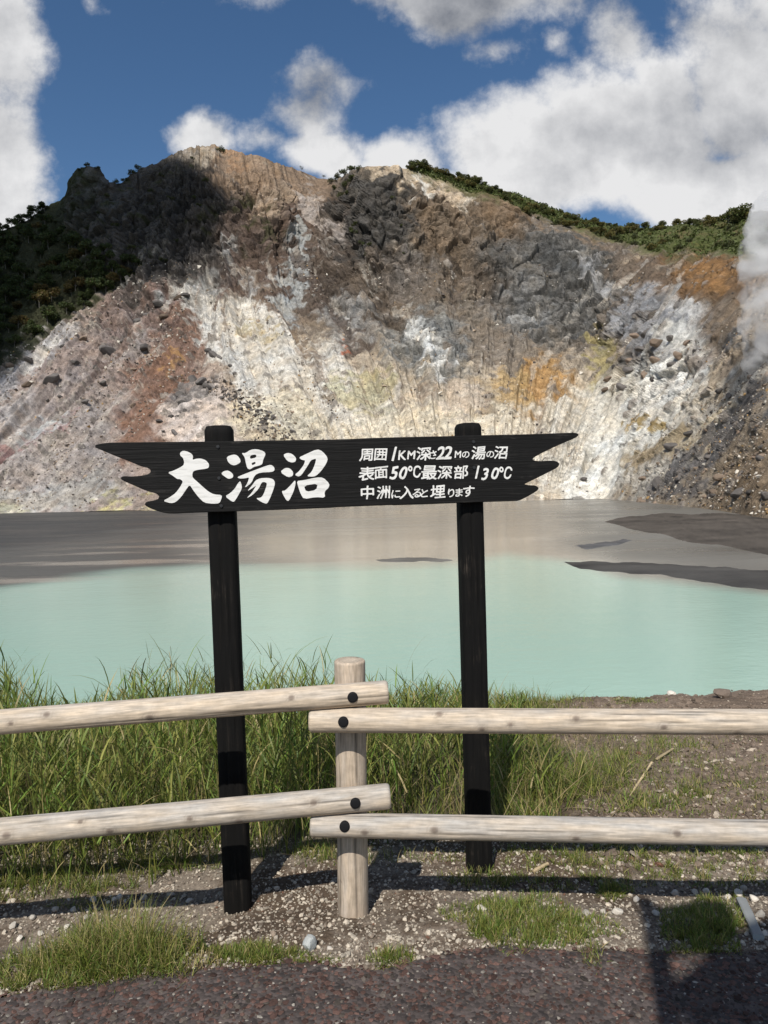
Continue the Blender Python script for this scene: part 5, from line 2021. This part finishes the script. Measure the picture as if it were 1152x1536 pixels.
FLANKZ = [(60, 999, 'at the left picture edge'), (110, 999, 'below the lower fringe of the wood'), (150, 535, 'just under the middle of the wood'), (175, 999, 'in the middle of the flank'),
          (225, 500, 'high up beside the red-brown streak'), (225, 999, 'left of the red-brown streak'), (999, 999, 'at the top of the red-brown streak')]
FANZ = [(255, 999, 'above the left end of the board'), (270, 600, 'on the left of the grey outcrop'), (270, 999, 'straight above the post'), (305, 600, 'on top of the grey outcrop'), (305, 999, 'below the grey outcrop'),
        (999, 545, 'at the head of the fan'), (999, 999, 'right of the grey outcrop')]
TRAINZ = [(365, 999, 'at its upper end'), (385, 999, 'in its upper half'), (405, 999, 'in its lower half'), (999, 999, 'at its lower end')]
CONEZ = [(930, 999, 'at its lower left'), (955, 530, 'at its upper left'), (955, 999, 'on its left side'), (985, 530, 'at its top'), (985, 999, 'in its middle'), (1008, 999, 'right of its middle'), (9999, 999, 'at its right end')]
ZONES = {'boulders on the left flank': ('boulder on the pale left flank', FLANKZ), 'boulders above the left post': ('dark boulder on the pale fan', FANZ),
         'boulder train on the pale fan': ('small dark boulder of the diagonal train', TRAINZ), 'boulders below the grey cone': ('boulder in the pile below the grey cone', CONEZ)}


def boulder(px, py, wpx, k, label, group, brown=False, flat=1.0):
    if group in ZONES:
        first, zs = ZONES[group]
        size_ = 'large ' if wpx > 18 else ('mid-sized ' if wpx > 13 else '')
        if first.startswith('boulder'):
            first = ('brown ' if brown else 'dark grey ') + first
        label = (size_ if not first.startswith('small') else '') + first + ', ' + where(px, py, zs)
    p = terr(px, py)
    s = wpx * p.y / F / 2
    o = link('boulder', (BOULDER_B if brown else BOULDER)[k % 6])
    o.location = (p.x, p.y - s * .1, p.z + s * .1)
    o.scale = (s, s * .9, s * .8 * flat)
    o.rotation_euler = (random.uniform(-.6, .6), random.uniform(-.6, .6), random.uniform(0, 6.28))
    tag(o, label, 'boulder', group)


OCT_V = np.array([(1, 0, 0), (-1, 0, 0), (0, 1, 0), (0, -1, 0), (0, 0, 1), (0, 0, -1)], float)
OCT_F = np.array([(0, 2, 4), (2, 1, 4), (1, 3, 4), (3, 0, 4), (2, 0, 5), (1, 2, 5), (3, 1, 5), (0, 3, 5)])


def scree_stones():
    n = 150000
    px = rng.uniform(-60, 1210, n)
    py = rng.uniform(400, 775, n)
    j = np.clip(np.searchsorted(MPX, px), 0, len(MPX) - 1)
    tt = (MFOOT[j] - py) / (MFOOT[j] - MRIDGE[j])
    i = np.clip(np.searchsorted(MT, np.clip(tt, 0, 1)), 0, len(MT) - 1)
    P = MP[i, j]
    fl = np.interp(px, [-700, 0, 250, 330, 450, 600, 750, 880, 1152, 1750], [.9, .9, .75, -.15, -.55, -.3, .05, .65, .9, .9])
    S = px + fl * (py - 520)
    c1 = fbm(S / 40, py / 90, 1.5, 4, 811) + .5 * fbm(S / 9, py / 25, 1.5, 3, 815)
    right = smooth(0, 60, px + .85 * (py - 640) - 1000)
    left = 1 - smooth(210, 300, px + .4 * (py - 560))
    dens = np.clip(.0 + 1.1 * c1 + .60 * right + .26 * left, .02, 1)
    dens *= 1 - .85 * np.exp(-(((px - 985) / 60) ** 2 + ((py - 470) / 45) ** 2)) - .7 * np.exp(-(((px - 915) / 70) ** 2 + ((py - 660) / 80) ** 2))
    train = np.exp(-((px - (365 + 1.0 * (py - 610))) / 34.0) ** 2) * smooth(540, 590, py)
    dens = np.maximum(dens, .8 * train)
    wood = np.interp(px, [-60, 0, 60, 170, 230, 300], [590, 545, 510, 440, 400, 380])
    keep = (tt > .005) & (tt < .93) & (py > wood) & (rng.uniform(0, 1, n) < dens * .46)
    px, py, P, right, left, train = [q[keep] for q in (px, py, P, right, left, train)]
    n = len(px)
    s = np.clip(rng.lognormal(math.log(.20), .55, n), .09, .9) * np.clip(P[:, 1] / 220, .5, 1.1) * (1 + .35 * train)
    v = rng.uniform(0, 1, n)[:, None]
    darkc = np.array((0.10, 0.085, 0.075)) * rng.uniform(.5, 1.8, (n, 1))
    midc = np.array((0.27, 0.21, 0.155)) * rng.uniform(.5, 1.5, (n, 1))
    palec = np.array((0.60, 0.55, 0.47)) * rng.uniform(.7, 1.15, (n, 1))
    ochre = np.array((0.34, 0.22, 0.10)) * rng.uniform(.6, 1.3, (n, 1))
    kd = (.42 + .35 * train - .05 * right)[:, None]
    C = np.where(v < kd, darkc, np.where(v < kd + .22, midc, np.where(v < kd + .22 + .05 * (1 + right[:, None]), ochre, palec)))
    base = OCT_V[None] * rng.uniform(.65, 1.15, (n, 6, 1)) + rng.normal(0, .14, (n, 6, 3))
    base = base * np.stack([rng.uniform(.8, 1.4, n), rng.uniform(.7, 1.1, n), rng.uniform(.5, .95, n)], -1)[:, None, :]
    V = np.einsum('nij,nkj->nki', rand_rot(n, .6), base) * s[:, None, None] + (P + np.array([0, -.05, .08]))[:, None, :]
    Fc = (OCT_F[None] + (np.arange(n) * 6)[:, None, None]).reshape(-1, 3)
    me = mesh_np('scree', V.reshape(-1, 3), [Fc], np.repeat(C, 6, 0), False)
    tag(link('scree', me, M_STONE), 'loose stones strewn down the scree slopes of the mountain', 'scree', kind='stuff')


scree_stones()
kk = 0
for (a, b_, w_) in [(125, 512, 18), (100, 530, 18), (160, 525, 26), (90, 545, 12), (115, 545, 12), (140, 543, 14), (40, 580, 16), (75, 575, 28), (155, 577, 16), (15, 555, 14), (45, 548, 16),
                    (215, 520, 20), (195, 545, 14), (235, 450, 20), (222, 470, 18), (245, 478, 16), (180, 505, 14), (208, 487, 22), (265, 445, 14), (280, 452, 14), (130, 610, 14), (200, 608, 14), (66, 592, 9), (87, 592, 9)]:
    boulder(a, b_, w_, kk, 'dark boulder strewn over the pale left flank below the wood', 'boulders on the left flank', kk % 3 == 0); kk += 1
for (a, b_, w_) in [(262, 578, 20), (285, 560, 24), (300, 572, 18), (312, 590, 16), (320, 530, 18), (310, 525, 12), (328, 533, 12), (240, 634, 14), (257, 628, 10), (267, 628, 10), (262, 652, 12), (272, 610, 12), (278, 618, 10),
                    (245, 650, 8), (345, 548, 10), (350, 560, 10)]:
    boulder(a, b_, w_, kk, 'dark boulder lying on the pale fan above the left sign post', 'boulders above the left post'); kk += 1
for q in range(34):
    f = random.random()
    a, b_ = 335 + 90 * f + random.uniform(-12, 22), 585 + 75 * f + random.uniform(-14, 14)
    boulder(a, b_, random.uniform(6, 12), kk, 'small dark boulder in the diagonal boulder train left of the lettering', 'boulder train on the pale fan'); kk += 1
for (a, b_, w_) in [(955, 508, 16), (970, 500, 22), (990, 520, 24), (1005, 510, 18), (1012, 530, 24), (960, 525, 18), (985, 545, 20), (1000, 545, 16), (940, 540, 16), (945, 560, 18), (962, 562, 22), (925, 555, 14), (918, 575, 16), (935, 585, 18),
                    (912, 590, 14), (975, 570, 14), (1030, 515, 16), (1040, 525, 12)]:
    boulder(a, b_, w_, kk, 'brown-grey boulder in the pile below the grey cone', 'boulders below the grey cone', kk % 2 == 0); kk += 1
for q in range(95):
    a, b_ = random.uniform(930, 1165), random.uniform(560, 765)
    if a + .85 * (b_ - 640) < 1030:
        continue
    boulder(a, b_, random.choice([7, 8, 9, 10, 12, 14, 18]), kk, 'loose boulder on the right debris slope, ' + where(a, b_, DEBRISZ), 'boulders of the right debris slope', random.random() < .6); kk += 1
for (a, b_, w_) in [(1082, 590, 16), (1090, 594, 14), (1065, 618, 10), (1010, 672, 26), (985, 725, 26), (875, 722, 14), (1020, 720, 18), (1110, 742, 26), (1148, 745, 22), (1032, 705, 12), (1022, 718, 14)]:
    boulder(a, b_, w_, kk, 'large dark boulder on the right debris slope, ' + where(a, b_, DEBRISZ), 'large boulders at the right', False); kk += 1


# ------------------------------------------------------------------ steam and cloud
def volume_mat(name, dens, noise_scale=None, lo=.4, hi=.65, col=(1, 1, 1), aniso=.2, stretch=(1, 1, 1)):
    mt = bpy.data.materials.new(name)
    mt.use_nodes = True
    nt = mt.node_tree
    nt.nodes.remove(nt.nodes['Principled BSDF'])
    out = nt.nodes['Material Output']
    v = nt.nodes.new('ShaderNodeVolumePrincipled')
    v.inputs['Color'].default_value = (*col, 1)
    v.inputs['Anisotropy'].default_value = aniso
    v.inputs['Density'].default_value = dens
    if noise_scale:
        n = noise_node(nt, mapping(nt, objco(nt), stretch), noise_scale, 4, .6, .5)
        nt.links.new(maprange(nt, n, lo, hi, 0, dens), v.inputs['Density'])
    nt.links.new(v.outputs[0], out.inputs['Volume'])
    return mt


def puff(name, blobs_, mat, label, cat):
    """a plume: overlapping balls remeshed into one closed, lumpy surface"""
    bm = bmesh.new()
    for c, r in blobs_:
        mm = Matrix.Translation(c)
        bmesh.ops.create_icosphere(bm, subdivisions=3, radius=r, matrix=mm)
    me = bpy.data.meshes.new(name)
    bm.to_mesh(me)
    bm.free()
    o = link(name, me, mat)
    md = o.modifiers.new('skin', 'REMESH')
    md.mode = 'VOXEL'
    md.voxel_size = max(.25, min(r for _, r in blobs_) * .18)
    dg = bpy.context.evaluated_depsgraph_get()
    m2 = bpy.data.meshes.new_from_object(o.evaluated_get(dg))
    o.modifiers.clear()
    old = o.data
    o.data = m2
    bpy.data.meshes.remove(old)
    V = np.array([v.co[:] for v in m2.vertices])
    nr = np.array([v.normal[:] for v in m2.vertices])
    sz = np.mean([r for _, r in blobs_])
    V += nr * (fbm(V[:, 0] / sz, V[:, 1] / sz, V[:, 2] / sz, 4, 77) * sz * .45)[:, None]
    m2.vertices.foreach_set('co', V.astype(np.float32).ravel())
    m2.update()
    if not m2.materials:
        m2.materials.append(mat)
    tag(o, label, cat, kind='stuff')
    return o


sb = []
src = terr(1140, 575)
yy = src.y - 1
for (px, py, w_) in [(1146, 585, 8), (1140, 565, 16), (1136, 540, 22), (1140, 515, 26), (1134, 488, 27), (1142, 460, 30), (1136, 432, 30), (1140, 405, 32), (1142, 375, 32), (1150, 345, 30), (1160, 315, 30), (1175, 500, 40), (1180, 440, 45), (1185, 380, 45)]:
    p = at_y(px, py, yy - 2)
    sb.append((p, w_ * yy / F))
puff('steam_plume', sb, volume_mat('steam', .6, .28, .41, .66), 'white steam plume rising from a vent at the right edge', 'steam')


def build_cloud():
    """the cumulus behind the viewer whose shadow darkens the upper left of the mountain"""
    mat = volume_mat('cloud_vapour', .08)
    sun_v = to_sun
    blobs_ = []
    for (px, py, r) in [(20, 430, 17), (-30, 380, 24), (60, 360, 24), (110, 400, 17), (130, 310, 26), (190, 360, 20), (215, 300, 26), (280, 305, 17), (255, 345, 15),
                        (-120, 440, 30), (-240, 480, 40), (235, 375, 13)]:
        p = terr(px, py) + sun_v * 620
        blobs_.append((p, r))
    return puff('cloud', blobs_, mat, 'cumulus cloud overhead behind the viewer, shading the upper left slope', 'cloud')


build_cloud()


# ------------------------------------------------------------------ unseen shadow caster added behind the viewer; its shadow reaches the path at the right
def build_shadow_caster():
    YB = -0.75
    M_CASTER = charred_mat('shadow_caster_wood', 'Z', base=(0.05, 0.035, 0.025), worn=(0.12, 0.09, 0.06))
    root = empty('shadow_caster')

    def back(px, py):
        p = at_z(px, py, 3.4)
        run_ = p.y - YB
        return (p.x + run_ * to_sun.x / -to_sun.y * 1.0, 3.4 + run_ * to_sun.z / -to_sun.y)

    def piece(name, pts, t):  # flat part of the added caster, outlined back from its shadow
        q = [back(*p) for p in pts]
        me = fill_mesh(name, [q], t, .003)
        me.materials.clear()
        me.materials.append(M_CASTER)
        o = link(name, me, M_CASTER, root)
        mm = Matrix(((1, 0, 0), (0, 0, -1), (0, 1, 0))).to_4x4()
        mm.translation = (0, YB, 0)
        place(o, mm, root)
        return o
    a = back(1005, 1536)
    place(root, Matrix.Translation((a[0], YB, 3.4)))
    tag(root, 'unseen shadow caster added behind the viewer to shade the path at the right', 'guide board')
    # upright part, the brace beside it, and panels, all shaped from the wanted shadow
    b0, b1 = back(978, 1350), back(1012, 1536)
    dx = (b1[0] - b0[0]) / (b1[1] - b0[1])
    x0 = b1[0] + dx * (3.1 - b1[1])
    me = fill_mesh('post', [[(x0 - .028, 3.1), (x0 + .028, 3.1), (b0[0] + .028, b0[1]), (b0[0] - .028, b0[1])]], .026, .003)
    me.materials.clear()
    me.materials.append(M_CASTER)
    o = link('post', me, M_CASTER, root)  # upright of the added caster, made up for its shadow
    mm = Matrix(((1, 0, 0), (0, 0, -1), (0, 1, 0))).to_4x4()
    mm.translation = (0, YB + .06, 0)
    place(o, mm, root)
    piece('board', [(962, 1342), (1000, 1352), (1060, 1340), (1092, 1348), (1112, 1432), (1040, 1426), (990, 1432)], .012)
    piece('caster_band', [(1000, 1490), (1120, 1392), (1160, 1372), (1260, 1372), (1260, 1440), (1152, 1478), (1040, 1545)], .012)
    piece('board', [(1030, 1500), (1160, 1440), (1290, 1440), (1300, 1580), (1030, 1600)], .012)


build_shadow_caster()
